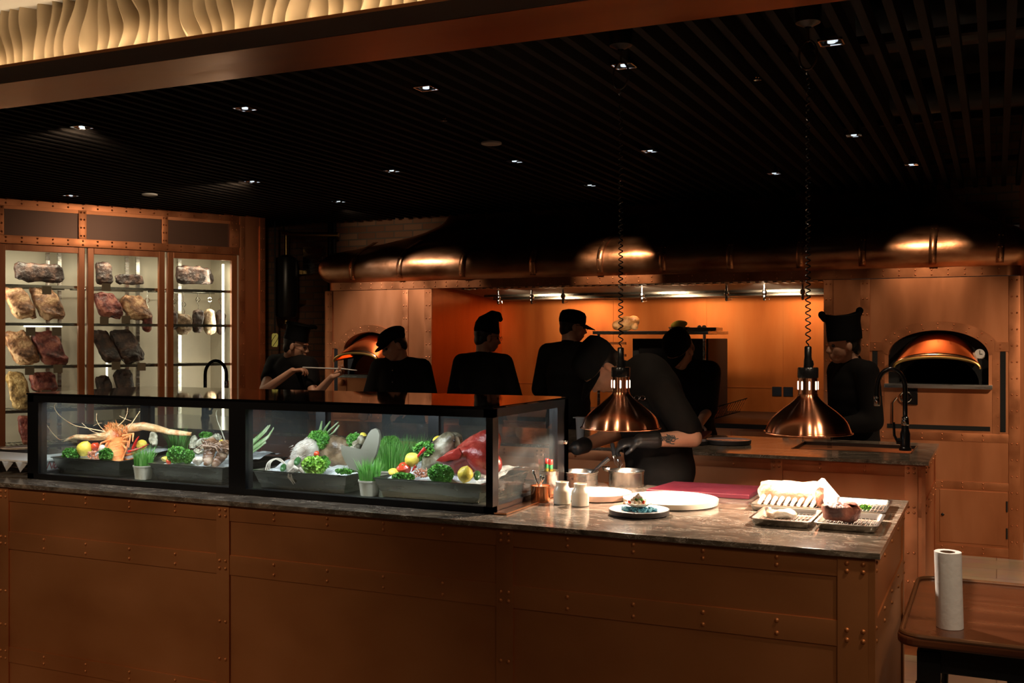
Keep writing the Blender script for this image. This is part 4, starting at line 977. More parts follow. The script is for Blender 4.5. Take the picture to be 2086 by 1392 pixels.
q = thing('brown_flatfish', 'large mottled brown fish with a pale upright tail in the middle window', 'fish', pt(690,960,3.6))
b = MB(); b.ell(pt(685,925,3.60), (.10,.05,.075), 28, 18, rot=(0,.3,0)).ell(pt(712,918,3.62), (.07,.045,.045)).noise(.006, 20, 8)
link('fish_body', fuse(b, .006), fishb, q)
def finp(pts_, Y, th, Yt):
    m = MB(); n = len(pts_); a = [pt(x, y, Y+(Yt-Y)*i/n) for i, (x, y) in enumerate(pts_)]
    c = sum(a, Vector())/n; F = a+[p+V(0,th,0) for p in a]
    m.poly(F+[c+V(0,-th*.4,0), c+V(0,th*1.4,0)], [(i, (i+1) % n, 2*n) for i in range(n)]+[(n+i, n+(i+1) % n, 2*n+1) for i in range(n)]+[(i, (i+1) % n, n+(i+1) % n, n+i) for i in range(n)], 0, None, True); return m
finp([(694,908),(699,912),(706,925),(714,935),(724,935),(734,920),(744,900),(750,884),(756,876),(764,873),(770,877),(773,886),(771,905),(766,925),(757,945),(745,956),(728,960),(712,955),(702,940),(696,925)], 3.47, .012, 3.47).build('tail_fin', fishg, q)
b = MB()
for px, py in ((728,905), (720,915), (735,898)): b.ell(pt(px,py,3.55), (.025,.02,.016), rot=(0,-.6,0))
b.noise(.012, 50, 4).build('gill', fishd, q)
ball('cherry_tomato', tomatom, 645, 925, 3.45, 6, 'small tomato on top of the pale lettuce', 'tomato')
wedge(633, 893, 3.60, 10, 'lemon slice behind the left parsley of the middle window', (.2,1.2,.3))
leafy('parsley_bunch', parsm, 649, 896, 3.56, 44, 34, 'parsley bunch above the white fish', 640)
leafy('lettuce_leaves', kalem, 640, 949, 3.41, 48, 30, 'pale green lettuce at the front rim of the middle tray', 520, 'lettuce', .014)
leafy('parsley_bunch', parsm, 660, 942, 3.44, 20, 20, 'dark parsley tucked right of the pale lettuce', 200)
leafy('parsley_bunch', parsm, 722, 898, 3.60, 26, 26, 'parsley bunch left of the pale fish tail', 320)
wedge(739, 889, 3.58, 8, 'lemon wedge behind the pale fish tail', (0,.4,0))
leafy('parsley_bunch', parsm, 795, 908, 3.76, 42, 34, 'shaded parsley bunch behind the tall wheatgrass', 520)
leafy('mixed_herbs', parsm, 700, 961, 3.41, 36, 7, 'thin scatter of herbs at the front rim under the brown fish', 160, 'herb', .008)
# ---- tray four
lemon(839, 937, 3.44, 15, 'lemon resting on the tomato, left side of the right tray', (.2,.9,.3))
lemon(948, 967, 3.40, 16.5, 'lemon at the front right corner beside the cucumber', (.1,.3,0))
q = thing('tomato', 'large ripe tomato under the lemon in the right tray', 'tomato', pt(823,968,3.43)); c = pt(823,955,3.43); r = 15*PXM(823, 3.43)
xf(MB().lathe([(0,-.62),(.45,-.70),(.85,-.45),(1,-.05),(.93,.38),(.6,.66),(.25,.64),(0,.50)], seg=36, wob=lambda a: .05*math.cos(5*a)), Matrix.Translation(c) @ Matrix.Rotation(.5, 4, 'X') @ Matrix.Scale(r, 4)).build('tomato_flesh', tomatom, q)
b = MB()
for i in range(5): a = 2*PI*i/5; b.tube([(0,0,.52), (.3*math.cos(a),.3*math.sin(a),.66)], [.06,.02], 5)
xf(b, Matrix.Translation(c) @ Matrix.Rotation(.5, 4, 'X') @ Matrix.Scale(r, 4)).build('calyx', cucm, q)
wedge(801, 967, 3.41, 13, 'cut lemon at the left corner of the right tray', (0,.2,0))
chilli([(866,914),(860,920),(853,928),(846,936)], 3.44, .0075, 'red chilli above the lemon in the right tray')
chilli([(847,950),(843,956),(838,962)], 3.42, .006, 'short red chilli below the lemon in the right tray')
leafy('parsley_bunch', parsm, 865, 915, 3.52, 44, 24, 'parsley bunch behind the upper chilli in the right tray', 420)
leafy('parsley_bunch', parsm, 822, 972, 3.395, 46, 11, 'flat parsley along the front rim of the right tray', 340)
leafy('parsley_bunch', parsm, 898, 965, 3.41, 50, 32, 'big curly parsley in the middle of the right tray', 760)
wedge(893, 900, 3.58, 12, 'lemon wedge behind the grouper head', (0,-.5,0))
m = MB()
for i in range(90):
    c = pt(862+random.uniform(-14,14), 968+random.uniform(-10,5), 3.41+random.uniform(-.01,.02)); m.tube([c, c+V(random.uniform(-.016,.016),random.uniform(-.01,.01),random.uniform(-.002,.013))], [.0022,.001], 5)
tag(stuff(m.build('seaweed_garnish', squidm)), 'tangle of orange seaweed between two parsley bunches', 'garnish')
q = thing('grouper', 'silver brown grouper lying head up left of the red snapper', 'fish', pt(895,945,3.5))
b = MB(); b.ell(pt(893,922,3.55), (.10,.04,.045), 28, 16, rot=(0,-.85,0)).ell(pt(918,900,3.60), (.05,.04,.036), rot=(0,-.4,0)).noise(.004, 24, 6); link('fish_body', fuse(b, .006), fishd, q)
finp([(905,898),(918,888),(934,890),(938,905),(925,912),(910,908)], 3.555, .01, 3.555).build('dorsal_fin', fishb, q)
MB().ell(pt(925,898,3.545), .006).build('eye', eyem, q)
q = thing('red_snapper', 'whole red snapper filling the right end of the display case', 'fish', pt(960,960,3.5))
b = MB(); b.ell(pt(968,922,3.55), (.125,.045,.062), 32, 18, rot=(0,-.62,0)).ell(pt(930,930,3.50), (.07,.035,.03), rot=(0,-.35,0)).ell(pt(985,935,3.52), (.08,.05,.055), rot=(0,.5,0)).noise(.004, 16, 9)
link('fish_body', fuse(b, .006), fishr, q)
finp([(888,939),(896,932),(908,926),(920,922),(934,914),(940,925),(935,935),(918,938),(900,942)], 3.46, .01, 3.46).build('pectoral_fin', fishr, q)
finp([(960,895),(972,888),(985,886),(992,893),(990,905),(975,910)], 3.53, .01, 3.53).build('dorsal_fin', fishr, q)
# white folded box and plates at the left end of the counter
q = thing('white_serving_box', 'white box with hanging folded points beside the display case at far left', 'box', (-4.15,3.45,.95))
x0 = -4.6; x1 = -3.80
MB().box((x0,3.30,1.008), (x1,3.52,1.017), 0, .002).box((x1-.022,3.305,.951), (x1-.012,3.515,1.008)).box((x0,3.50,.951), (x1-.022,3.51,1.008)).build('box_shell', paper, q)
for i in range(6):
    x = x1-.09-i*.085; MB().poly([(x-.04,3.312,1.007), (x+.04,3.312,1.007), (x,3.306,.963), (x,3.286,1.006)], [(0,2,3), (3,2,1), (0,1,2), (0,3,1)]).build('folded_point', paper, q)
q = thing('printed_card', 'white card with red script lettering fixed on the end of the white box', 'card', (-3.805,3.40,.96))
MB().box((-3.8115,3.315,.958), (-3.809,3.50,1.036)).build('card_sheet', paper, q)
tc = bpy.data.curves.new('script', 'FONT'); tc.body = 'eNoo'; tc.size = .052; tc.extrude = .0006; tc.shear = .5; tc.space_character = .9
to = bpy.data.objects.new('t', tc); COL.objects.link(to); dg = bpy.context.evaluated_depsgraph_get(); dg.update()
me = bpy.data.meshes.new_from_object(to.evaluated_get(dg)); bpy.data.objects.remove(to)
me.transform(Matrix.Translation((-3.8082,3.345,.972)) @ Matrix.Rotation(PI/2, 4, 'Z') @ Matrix.Rotation(PI/2, 4, 'X')); link('red_lettering', me, redtxt, q)
def plate(name, lab, x, y, z, r, h, top_m, side_m, group=None, seg=64):
    q = thing(name, lab, 'plate', (x,y,z), group)
    MB().lathe([(r*.90,z),(r*.985,z+.004),(r,z+h*.75),(r,z+h),(r*.985,z+h)], (x,y,0), seg).build('plate_body', side_m, q)
    MB().lathe([(r*.985,z+h+.0003),(r*.955,z+h-.001),(r*.90,z+h-.004),(0,z+h-.0045)], (x,y,0), seg).build('glazed_face', top_m, q)
    return q
p_ = G(84, 914, .975); pass
# ================================================================ THINGS ON THE RIGHT END OF THE FRONT COUNTER
ZT = .95
plate('rimmed_plate', 'dark rimmed pinkish plate at far left behind the white box', -4.70, 4.02, ZT, .12, .02, greyplate, charclay)
a = G(1215,1015,ZT); plate('dinner_plate', 'large white rimmed plate left of the plated dish, behind the jars', a.x, a.y, ZT, .132, .024, porcelain, M('plate foot', (.42,.30,.24), .35))
a = G(1366,1027,ZT); plate('dinner_plate', 'largest white plate in front of the red cutting board', a.x, a.y, ZT, .172, .022, porcelain, cream)
a = G(1302,1049,ZT); plate('small_plate', 'small dark edged plate with blue salt under the left lamp', a.x, a.y, ZT, .103, .020, M('pale glaze', (.62,.60,.58), .25, coat=.3), charclay)
m = MB()
for i in range(150):
    t_ = random.uniform(0, 2*PI); r = random.random()**.5
    m.ell((a.x+.058*r*math.cos(t_)+.003, a.y-.01+.038*r*math.sin(t_), ZT+.016+.006*random.random()), (.007,.006,.005), 7, 5, rot=(random.random()*3,random.random()*3,0))
tag(stuff(m.noise(.002, 200).build('blue_salt', bluesalt)), 'bed of blue salt on the small dark plate', 'salt')
q = thing('scallop_salad', 'scallop shell of colourful seafood salad on the blue salt', 'dish', (a.x-.002,a.y-.005,ZT+.022))
s0 = V(a.x-.002, a.y-.005, ZT+.03)
def sh(u, v):
    t_ = 2*PI*u; r = .046*v*(1+.05*math.cos(14*t_)); return s0+V(r*math.cos(t_), r*.8*math.sin(t_), -.006+.016*v*v+.0015*math.cos(14*t_)*v)
o = MB().grid(sh, 84, 10).build('shell', bonem, q); o.modifiers.new('s', 'SOLIDIFY').thickness = .002
for nm, mt, n in (('shrimp_cube', ribm, 34), ('tomato_cube', tomatom, 10), ('herb_piece', parsm, 9), ('cream_sauce', porcelain, 14)):
    m = MB()
    for i in range(n):
        t_ = random.uniform(0, 2*PI); r = random.random(); m.ell(s0+V(.032*r*math.cos(t_), .026*r*math.sin(t_), .008+.032*(1-r)*random.random()+.004), (.007,.006,.005), 8, 6, rot=(random.random()*3,random.random()*3,0))
    m.build(nm, mt, q)
def jar(px, py, lab):
    a = G(px, py, ZT)
    return tag(MB().lathe([(.028,ZT),(.0315,ZT+.003),(.032,ZT+.045),(.030,ZT+.055),(.0235,ZT+.064),(.0225,ZT+.074),(.0245,ZT+.080),(.022,ZT+.081),(.019,ZT+.066),(.0,ZT+.064)], (a.x,a.y,0), 40).build('ceramic_jar', cream), lab, 'jar')
jar(1145, 1027, 'cream ceramic jar standing next to the small copper pot'); jar(1182, 1031, 'cream ceramic jar in front of the large left plate')
a = G(1101,1023,ZT); q = thing('copper_pot', 'small copper pot holding spoons at the corner of the display case', 'pot', a)
MB().lathe([(.030,ZT),(.035,ZT+.004),(.0365,ZT+.058),(.038,ZT+.060),(.035,ZT+.061),(.033,ZT+.01),(0,ZT+.008)], (a.x,a.y,0), 40).build('pot_body', copperL, q)
MB().cyl((a.x,a.y,ZT+.01), (a.x,a.y,ZT+.052), .033, seg=30).build('sugar', M('white sugar', (.6,.58,.56), .7), q)
for dx, dz in ((-.024,.045), (.004,.03), (.012,.026)):
    MB().tube([(a.x+.2*dx,a.y,ZT+.045), (a.x+.55*dx,a.y-.004,ZT+.062+dz*.3), (a.x+dx,a.y-.006,ZT+.06+dz)], [.002,.0025,.004], 8).ell((a.x+dx*1.05,a.y-.006,ZT+.063+dz), (.006,.003,.009)).build('spoon', chrome, q)
a = G(1118,1008,ZT); q = thing('steel_canister', 'round steel canister behind the small copper pot', 'canister', a)
MB().lathe([(.034,ZT),(.036,ZT+.003),(.038,ZT+.092),(.040,ZT+.094),(.037,ZT+.094),(.034,ZT+.008),(0,ZT+.006)], (a.x,a.y,0), 40).build('canister_body', steel, q)
def bottle(x, y, z, lab):
    q = thing('sauce_bottle', lab, 'bottle', (x,y,z), 'hot sauce bottles in the steel canister')
    MB().lathe([(.012,z),(.0135,z+.004),(.0135,z+.068),(.008,z+.088),(.0065,z+.11)], (x,y,0), 20).build('bottle_glass', oilm, q)
    MB().lathe([(.0082,z+.093),(.0085,z+.108),(.0082,z+.112)], (x,y,0), 18).build('neck_label', M('green foil', (.03,.22,.08), .35), q)
    MB().lathe([(.0095,z+.110),(.0095,z+.127),(.008,z+.129),(0,z+.129)], (x,y,0), 20).build('bottle_cap', redcap, q)
bottle(a.x+.010, a.y-.006, ZT+.007, 'sauce bottle with red cap, in front in the steel canister'); bottle(a.x-.015, a.y+.014, ZT+.007, 'sauce bottle with red cap, at the back in the steel canister')
def pot(px, py, r, h, lab, fill):
    a = G(px, py, ZT); q = thing('saucepan', lab, 'pan', a)
    MB().lathe([(r*.95,ZT),(r,ZT+.004),(r,ZT+h-.008),(r*1.05,ZT+h),(r*1.04,ZT+h+.002),(r*.985,ZT+h-.004),(r*.98,ZT+.006),(0,ZT+.005)], (a.x,a.y,0), 56).build('pan_body', steel, q)
    MB().cyl((a.x,a.y,ZT+.006), (a.x,a.y,ZT+h*.72), r*.975, seg=48).build('sauce', fill, q)
    return a, q
soup = M('cream soup', (.80,.70,.45), .3); a1, q1 = pot(1181, 994, .072, .066, 'steel saucepan of cream sauce with black ladle, left of the other', soup)
q = thing('black_ladle', 'black plastic ladle standing in the left saucepan', 'ladle', a1); e = P(1240,934,4.02); s_ = P(1204,966,4.0)
MB().tube([P(1199,972,3.98), s_, P(1222,949,4.01), e], [.004,.005,.0075,.009], 10).build('ladle_handle', blackP, q)
MB().tube([P(1207,962,4.03), P(1226,946,4.04), P(1237,938,4.04)], [.004,.007,.006], 10).build('ladle_shaft', blackP, q)
a2, q2 = pot(1276, 991, .071, .064, 'steel saucepan with pouring lip, right of the other', M('pale butter', (.80,.74,.55), .3))
MB().tube([a2+V(-.070,-.01,.066), a2+V(-.088,-.018,.070), a2+V(-.097,-.02,.076)], [.012,.009,.003], 8).build('pouring_lip', steel, q2)
q = thing('wire_whisk', 'black handled wire whisk standing in the right saucepan', 'whisk', a2)
m = MB()
for i in range(6): m.tube([P(1262,955,4.08), P(1253+i*3,946,4.09), P(1249+i*2,928,4.10)], .0011, 4)
m.build('wires', chrome, q); MB().tube([P(1251,930,4.1), P(1247,905,4.14)], [.007,.009], 10).build('handle', blackP, q)
m = MB(); zb = .951
cs = [G(1372,981,.968), G(1556,991,.968), G(1526,1009,.968), G(1316,997,.968)]
m.prism([(c.x, c.y) for c in cs], zb, .969, 'z'); o = m.build('cutting_board', boardm); md = o.modifiers.new('b', 'BEVEL'); md.width = .003; md.segments = 2
tag(o, 'dark red plastic cutting board at the back of the lit counter', 'cutting board')
a = G(1146,970,ZT); q = thing('squeeze_bottle', 'white capped squeeze bottle at the corner behind the display case', 'bottle', a)
MB().lathe([(.018,ZT),(.020,ZT+.004),(.020,ZT+.085),(.016,ZT+.095)], (a.x,a.y,0), 24).build('bottle_body', clearp, q)
MB().lathe([(.0185,ZT+.088),(.0185,ZT+.108),(.012,ZT+.114),(.006,ZT+.118),(.005,ZT+.155),(.006,ZT+.157),(0,ZT+.158)], (a.x-.004,a.y,0), 24).tube([(a.x,a.y,ZT+.145), (a.x+.016,a.y,ZT+.142), (a.x+.021,a.y,ZT+.118), (a.x+.014,a.y,ZT+.104)], .0018, 6).build('bottle_cap', porcelain, q)
# wire bottomed trays and meats
def wtray(x0, x1, y0, y1, lab, h=.022):
    q = thing('steel_tray', lab, 'tray', ((x0+x1)/2, (y0+y1)/2, ZT), 'steel draining trays under the right lamp')
    def rr(k, z, r=.018):
        o = []
        for cx, cy, a0 in ((x1-k-r,y1-k-r,0), (x0+k+r,y1-k-r,PI/2), (x0+k+r,y0+k+r,PI), (x1-k-r,y0+k+r,1.5*PI)):
            o += [(cx+r*math.cos(a0+PI/2*i/5), cy+r*math.sin(a0+PI/2*i/5), z) for i in range(6)]
        return o
    L_ = [rr(.012, ZT), rr(.008, ZT+.004), rr(.003, ZT+h), rr(-.003, ZT+h), rr(-.003, ZT+h+.002), rr(.005, ZT+h+.002), rr(.011, ZT+.006), rr(.014, ZT+.003)]
    n = 24; pts = [p for l in L_ for p in l]
    m = MB(); m.poly(pts, [(i*n+k, i*n+(k+1) % n, (i+1)*n+(k+1) % n, (i+1)*n+k) for i in range(7) for k in range(n)]+[tuple(range(n-1, -1, -1)), tuple(range(7*n, 8*n))], 0, None, True)
    m.build('tray_pan', steel, q)
    w = MB(); k = int((x1-x0-.04)/.012)
    for i in range(k+1): x = x0+.02+(x1-x0-.04)*i/k; w.tube([(x,y0+.018,ZT+.011), (x,y1-.018,ZT+.011)], .0013, 5)
    for yy in (y0+.03, (y0+y1)/2, y1-.03): w.tube([(x0+.016,yy,ZT+.009), (x1-.016,yy,ZT+.009)], .0015, 5)
    w.build('wire_rack', chrome, q)
wtray(-.722,-.533,3.395,3.655, 'small steel draining tray with the sliced steak, front left of three')
wtray(-.519,-.332,3.40,3.655, 'steel draining tray with the thick charred ribeye, front right of three')
wtray(-.785,-.337,3.685,3.98, 'large steel draining tray behind, under the rack of pork ribs')
q = thing('pork_rib_rack', 'browned rack of pork ribs, brightly lit on the large tray', 'meat', (-.66,3.80,ZT+.013))
m = MB(); sup(m, (-.665,3.815,ZT+.058), (.108,.062,.030), .6, (.12,0,.02)); m.noise(.010, 22, 1).noise(.004, 60, 2); m.build('meat_crust', ribm, q)
for i in range(9):
    x = -.755+i*.0225; m = MB(); m.tube([(x+.012,3.775,ZT+.052), (x+.002,3.752,ZT+.034), (x-.006,3.738,ZT+.017)], [.009,.008,.006], 10); m.build('rib_bone', bonem, q)
m = MB(); sup(m, (-.56,3.80,ZT+.045), (.012,.055,.030), .6); m.noise(.006, 40, 2); m.build('cut_face', roast, q)
q = thing('folded_napkin', 'white folded paper napkin leaning between the ribs and the ribeye', 'napkin', (-.50,3.75,ZT+.012))
a_ = [P(1660,986,3.86), P(1674,974,3.86), P(1706,1012,3.80), P(1700,1040,3.72), P(1682,1032,3.74)]
m = MB(); n = len(a_); c = sum(a_, Vector())/n
m.poly(a_+[p+V(.004,.035,-.006) for p in a_]+[c+V(0,-.008,.004), c+V(0,.04,.004)], [(i, (i+1) % n, 2*n) for i in range(n)]+[(n+i, n+(i+1) % n, 2*n+1) for i in range(n)]+[(i, (i+1) % n, n+(i+1) % n, n+i) for i in range(n)])
m.build('napkin_fold', paper, q)
m = MB(); sup(m, (0,0,0), (.052,.030,.013), .7); m.noise(.008, 26, 4).noise(.003, 70, 1); xf(m, Matrix.Translation(P(1592,1047,3.53)+V(0,0,.0)) @ Matrix.Rotation(-.25, 4, 'Z')); tag(m.build('sliced_steak', ribm), 'flat slice of browned steak on the small front left tray', 'meat')
q = thing('charred_ribeye', 'thick charred ribeye steak on the front right tray', 'meat', P(1722,1060,3.52))
m = MB(); sup(m, (0,0,0), (.060,.046,.027), .62); m.noise(.010, 24, 6).noise(.005, 60, 1); xf(m, Matrix.Translation((-.455,3.53,ZT+.043)) @ Matrix.Rotation(.2, 4, 'Z')); m.build('charred_crust', roast, q)
m = MB(); sup(m, (0,0,0), (.045,.032,.004), .7); m.noise(.004, 50, 2); xf(m, Matrix.Translation((-.452,3.535,ZT+.069)) @ Matrix.Rotation(.2, 4, 'Z')); m.build('seared_face', meatR, q)
leafy('herb_sprig', parsm, 1763, 1034, 3.72, 24, 6, 'small green herb sprig on the large tray by the ribeye', 90, 'herb', .006)
# ================================================================ THINGS ON THE REAR COUNTER
a = G(1484,905,ZT); plate('rimmed_plate', 'dark rimmed plate with pinkish glaze alone on the rear counter', a.x, a.y, ZT, .127, .026, greyplate, charclay)
a = G(1405,905,ZT); plate('rimmed_plate', 'dark rimmed plate half hidden behind the front cook elbow', a.x, a.y, ZT, .11, .022, greyplate, charclay)
m = MB(); cs = [G(1386,900,.96), G(1432,894,.96), G(1450,880,.96), G(1392,878,.96)]; m.prism([(c.x, c.y) for c in cs], .951, .966, 'z')
tag(m.build('cutting_board', boardm), 'red cutting board at the back of the rear counter behind a cook', 'cutting board')
a = G(1690,914,ZT); tag(MB().lathe([(.012,ZT),(.014,ZT+.002),(.015,ZT+.06),(.018,ZT+.075),(.0165,ZT+.075),(.013,ZT+.06),(.011,ZT+.004),(0,ZT+.004)], (a.x,a.y,0), 20).build('clear_glass', glassB), 'small clear glass standing left of the black sink', 'glass')
a = G(1183,907,ZT); a.y = 5.56; q = thing('plastic_beaker', 'tall frosted plastic beaker with wide lip on the rear counter', 'beaker', (a.x,a.y,ZT)); x = XX(1183,5.56)
MB().lathe([(.020,ZT),(.021,ZT+.003),(.029,ZT+.155),(.027,ZT+.155),(.019,ZT+.006),(0,ZT+.005)], (x,a.y,0), 28).build('beaker_cup', clearp, q)
MB().box((x-.036,a.y-.03,ZT+.153), (x+.034,a.y+.03,ZT+.159), 0, .002).build('beaker_lip', clearp, q)
# ================================================================ HEAT LAMPS
def heat_lamp(x, y, zr, lab, gl):
    t = thing('heat_lamp', lab, 'lamp', (x,y,zr))
    pr = [(.1490,0),(.1475,.0035),(.1425,.004),(.141,.010),(.137,.020),(.1335,.030),(.128,.040),(.1185,.052),(.107,.063),(.093,.075),(.077,.087),(.061,.099),(.048,.110),(.039,.119),(.034,.126),(.0325,.131),(.0325,.134)]
    o = MB().lathe([(r, zr+z) for r, z in pr], (x,y,0), 96).build('lamp_shade', spun, t); recenter(o); o.modifiers.new('s', 'SOLIDIFY').thickness = -.0015
    o = MB().lathe([(.0325,zr+.134),(.0325,zr+.192)], (x,y,0), 48).build('lamp_neck', spun, t); recenter(o)
    for k in range(8):
        a = 2*PI*k/8+.30; c = V(x+.0326*math.cos(a), y+.0326*math.sin(a), zr+.164)
        m = MB(); m.tube([c+V(0,0,-.012), c+V(0,0,.012)], .0028, 8).ell(c+V(0,0,.012), .0028, 8, 6).ell(c-V(0,0,.012), .0028, 8, 6)
        m.build('light_slot', slotm, t)
    MB().lathe([(.034,zr+.190),(.035,zr+.193),(.035,zr+.222),(.033,zr+.226),(0,zr+.226)], (x,y,0), 40).build('collar', blackP, t)
    MB().lathe([(.015,zr+.226),(.014,zr+.25),(.012,zr+.262),(.012,zr+.295),(.009,zr+.299),(0,zr+.30)], (x,y,0), 24).tube([(x+.013,y,zr+.224), (x+.017,y,zr+.236), (x+.014,y,zr+.250)], .003, 8, 0).build('strain_relief', blackP, t)
    MB().ell((x,y,zr+.108), (.030,.030,.040), 24, 14).cyl((x,y,zr+.11), (x,y,zr+.19), .016).build('heat_bulb', bulbm, t)
    z0 = zr+.298; z1 = 2.47; pts = []; z = z0; th = 0
    while z < z1:
        f_ = (z-z0)/(z1-z0); pitch = .018+.011*math.exp(-((z-z0)/.12)); r = .0085*min(1, (z-z0)/.03+.2)*(1-.35*f_)
        pts.append((x+r*math.cos(th), y+r*math.sin(th), z)); th += 2*PI/10; z += pitch/10*(1+.25*f_)
    MB().tube(pts, .0023, 5).build('coiled_cord', blackP, t)
    g = MB().tube([(x+.030*math.cos(a), y+.008*math.sin(a), 2.525+.052*math.sin(a)) for a in [2*PI*i/32 for i in range(32)]], .0042, 8, closed=True).tube([(x,y,2.57), (x,y,2.66)], .004, 8)
    g.build('hanging_loop', M('smoked loop', (.05,.03,.02), .15), t)
    MB().lathe([(.012,2.62),(.042,2.635),(.045,2.66),(.045,2.70),(0,2.70)], (x,y,0), 32).build('ceiling_rose', blackF, t)
    return t
LX1 = XX(1264.5, 3.72); LX2 = XX(1646, 3.72)
heat_lamp(LX1, 3.72, 1.218, 'spun copper heat lamp hanging over the saucepans, left of two', 0)
heat_lamp(LX2, 3.72, 1.225, 'spun copper heat lamp hanging over the ribs, right of two', 1)
# ================================================================ TABLE WITH PAPER TOWEL
TZ = .70; tx0, tx1, ty0, ty1 = -.262, 1.15, 3.20, 4.02
t = thing('side_table', 'dark polished wooden table with turned black legs at the right edge', 'table', (.45,3.6,0))
m = MB(); r = .06; out = []
for cx, cy, a0 in ((tx1-r,ty1-r,0), (tx0+r,ty1-r,PI/2), (tx0+r,ty0+r,PI), (tx1-r,ty0+r,1.5*PI)): out += [(cx+r*math.cos(a0+PI/2*i/6), cy+r*math.sin(a0+PI/2*i/6)) for i in range(7)]
o = m.prism(out, TZ-.028, TZ, 'z').build('tabletop', tableW, t); md = o.modifiers.new('b', 'BEVEL'); md.width = .008; md.segments = 3; md.limit_method = 'ANGLE'
rim = [(x, y, TZ+.003) for x, y in out]; MB().tube([V(p[0]*.985+.005, p[1], p[2]) if False else V(*p)+((V(.45,3.6,TZ)-V(*p)).normalized()*.012) for p in rim], .007, 8, closed=True).build('raised_rim', M('worn rim', (.16,.07,.03), .3), t)
MB().box((tx0+.06,ty0+.06,TZ-.11), (tx1-.06,ty1-.06,TZ-.028), 0, .004).build('apron', blackF, t)
for x, y in ((tx0+.085,ty0+.085), (tx1-.085,ty0+.085), (tx0+.085,ty1-.085), (tx1-.085,ty1-.085), (tx0+.32,ty1-.085)):
    z = TZ-.11; MB().box((x-.032,y-.032,z-.03), (x+.032,y+.032,z+.06), 0, .003).lathe([(.018,0),(.022,.02),(.024,.3),(.028,z-.14),(.034,z-.10),(.026,z-.075),(.036,z-.055),(.038,z-.04),(.026,z-.03)], (x,y,0), 24).build('leg', blackF, t)
a = G(1935,1278,TZ+.001); q = thing('paper_towel_roll', 'white paper towel roll standing on the dark wooden table', 'paper towel', a)
m = MB(); h = .222
def tw(u, v):
    th = 2*PI*u; r = .0375*(1+.015*math.sin(3*th+v*2)+.008*math.sin(7*th-v*3)); return V(a.x+r*math.cos(th)-.006*v, a.y+r*math.sin(th), TZ+.001+h*v)
m.grid(tw, 64, 24)
ring_o = [tw(i/64, 1) for i in range(64)]; ri = [V(a.x-.006+.021*math.cos(2*PI*i/64), a.y+.021*math.sin(2*PI*i/64), TZ+h) for i in range(64)]
m.poly(ring_o+ri, [(i, (i+1) % 64, 64+(i+1) % 64, 64+i) for i in range(64)]); m.build('paper_layers', towelm, q)
MB().lathe([(.0205,TZ+.002),(.0205,TZ+h-.001),(.0195,TZ+h-.001),(.0195,TZ+.002)], (a.x-.006,a.y,0), 32).build('cardboard_core', M('core card', (.22,.13,.08), .8), q)
# ================================================================ CEILING LIGHTS
def downlight(x, y, lab, rz=.0, s=.046):
    t = thing('recessed_downlight', lab, 'ceiling light', (x,y,HC), 'square recessed ceiling downlights')
    m = MB(); h = HC-.004
    for a, b_ in (((-s,-s),(s,-s+.006)), ((-s,s-.006),(s,s)), ((-s,-s),(-s+.006,s)), ((s-.006,-s),(s,s))): m.box((x+a[0],y+a[1],h-.004), (x+b_[0],y+b_[1],h+.01))
    m.build('trim_frame', chrome, t)
    MB().poly([(x-s+.006,y-s+.006,h), (x+s-.006,y-s+.006,h), (x+s-.006,y+s-.006,h), (x-s+.006,y+s-.006,h), (x-s*.5,y-s*.5,h+.05), (x+s*.5,y-s*.5,h+.05), (x+s*.5,y+s*.5,h+.05), (x-s*.5,y+s*.5,h+.05)], [(0,1,5,4), (1,2,6,5), (2,3,7,6), (3,0,4,7), (4,5,6,7)]).build('reflector', chrome, t)
    MB().cyl((x,y,h-.003), (x,y,h+.045), .015, seg=16).build('lamp_capsule', emit('dim lamp capsule', (.8,.9,1), 1.1) if 'dim lamp capsule' not in MATS else MATS['dim lamp capsule'], t)
rowsDL = [(4.22, [(-4.50,'front row, leftmost'),(-3.40,'front row, second from left, above the case middle'),(-2.37,'front row, third from left'),(-1.42,'front row, beside the left lamp cord'),(-.58,'front row, rightmost, beside the right lamp cord')]),
 (6.2, [(-6.73,'above the cooler at far left, second row'),(-4.93,'second row, second from left'),(-3.75,'second row, third from left'),(-2.83,'second row, centre'),(-1.92,'second row, right of the left lamp cord'),(-.73,'second row, rightmost')]),
 (7.4, [(-4.99,'back row, leftmost'),(-2.76,'back row, in the middle'),(-1.40,'back row, left of the right lamp cord'),(-.51,'back row, rightmost')])]
for y, L_ in rowsDL:
    for x, lb in L_: downlight(x, y, 'square chrome recessed downlight, '+lb)
for x, y, lb in ((-2.69,5.57,'round white ceiling speaker near the middle of the slats'), (-6.115,6.42,'round white ceiling speaker above the cooler at left')):
    q = thing('ceiling_speaker', lb, 'speaker', (x,y,HC-.012)); MB().lathe([(.055,HC-.012),(.060,HC-.010),(.060,HC-.001)], (x,y,0), 32).lathe([(0,HC-.014),(.055,HC-.012)], (x,y,0), 32).build('grille', white, q)
for px, py, lb in ((1543,158,'small clear sprinkler head under the slats between the lamp cords'), (905,242,'tiny dark sprinkler head in the middle of the slats')):
    a = G(px, py, HC-.02); m = MB().cyl(a+V(0,0,.02), a, .008).lathe([(.016,-.012),(.014,-.01),(.004,0)], a, 14); tag(m.build('sprinkler_head', chrome), lb, 'sprinkler')
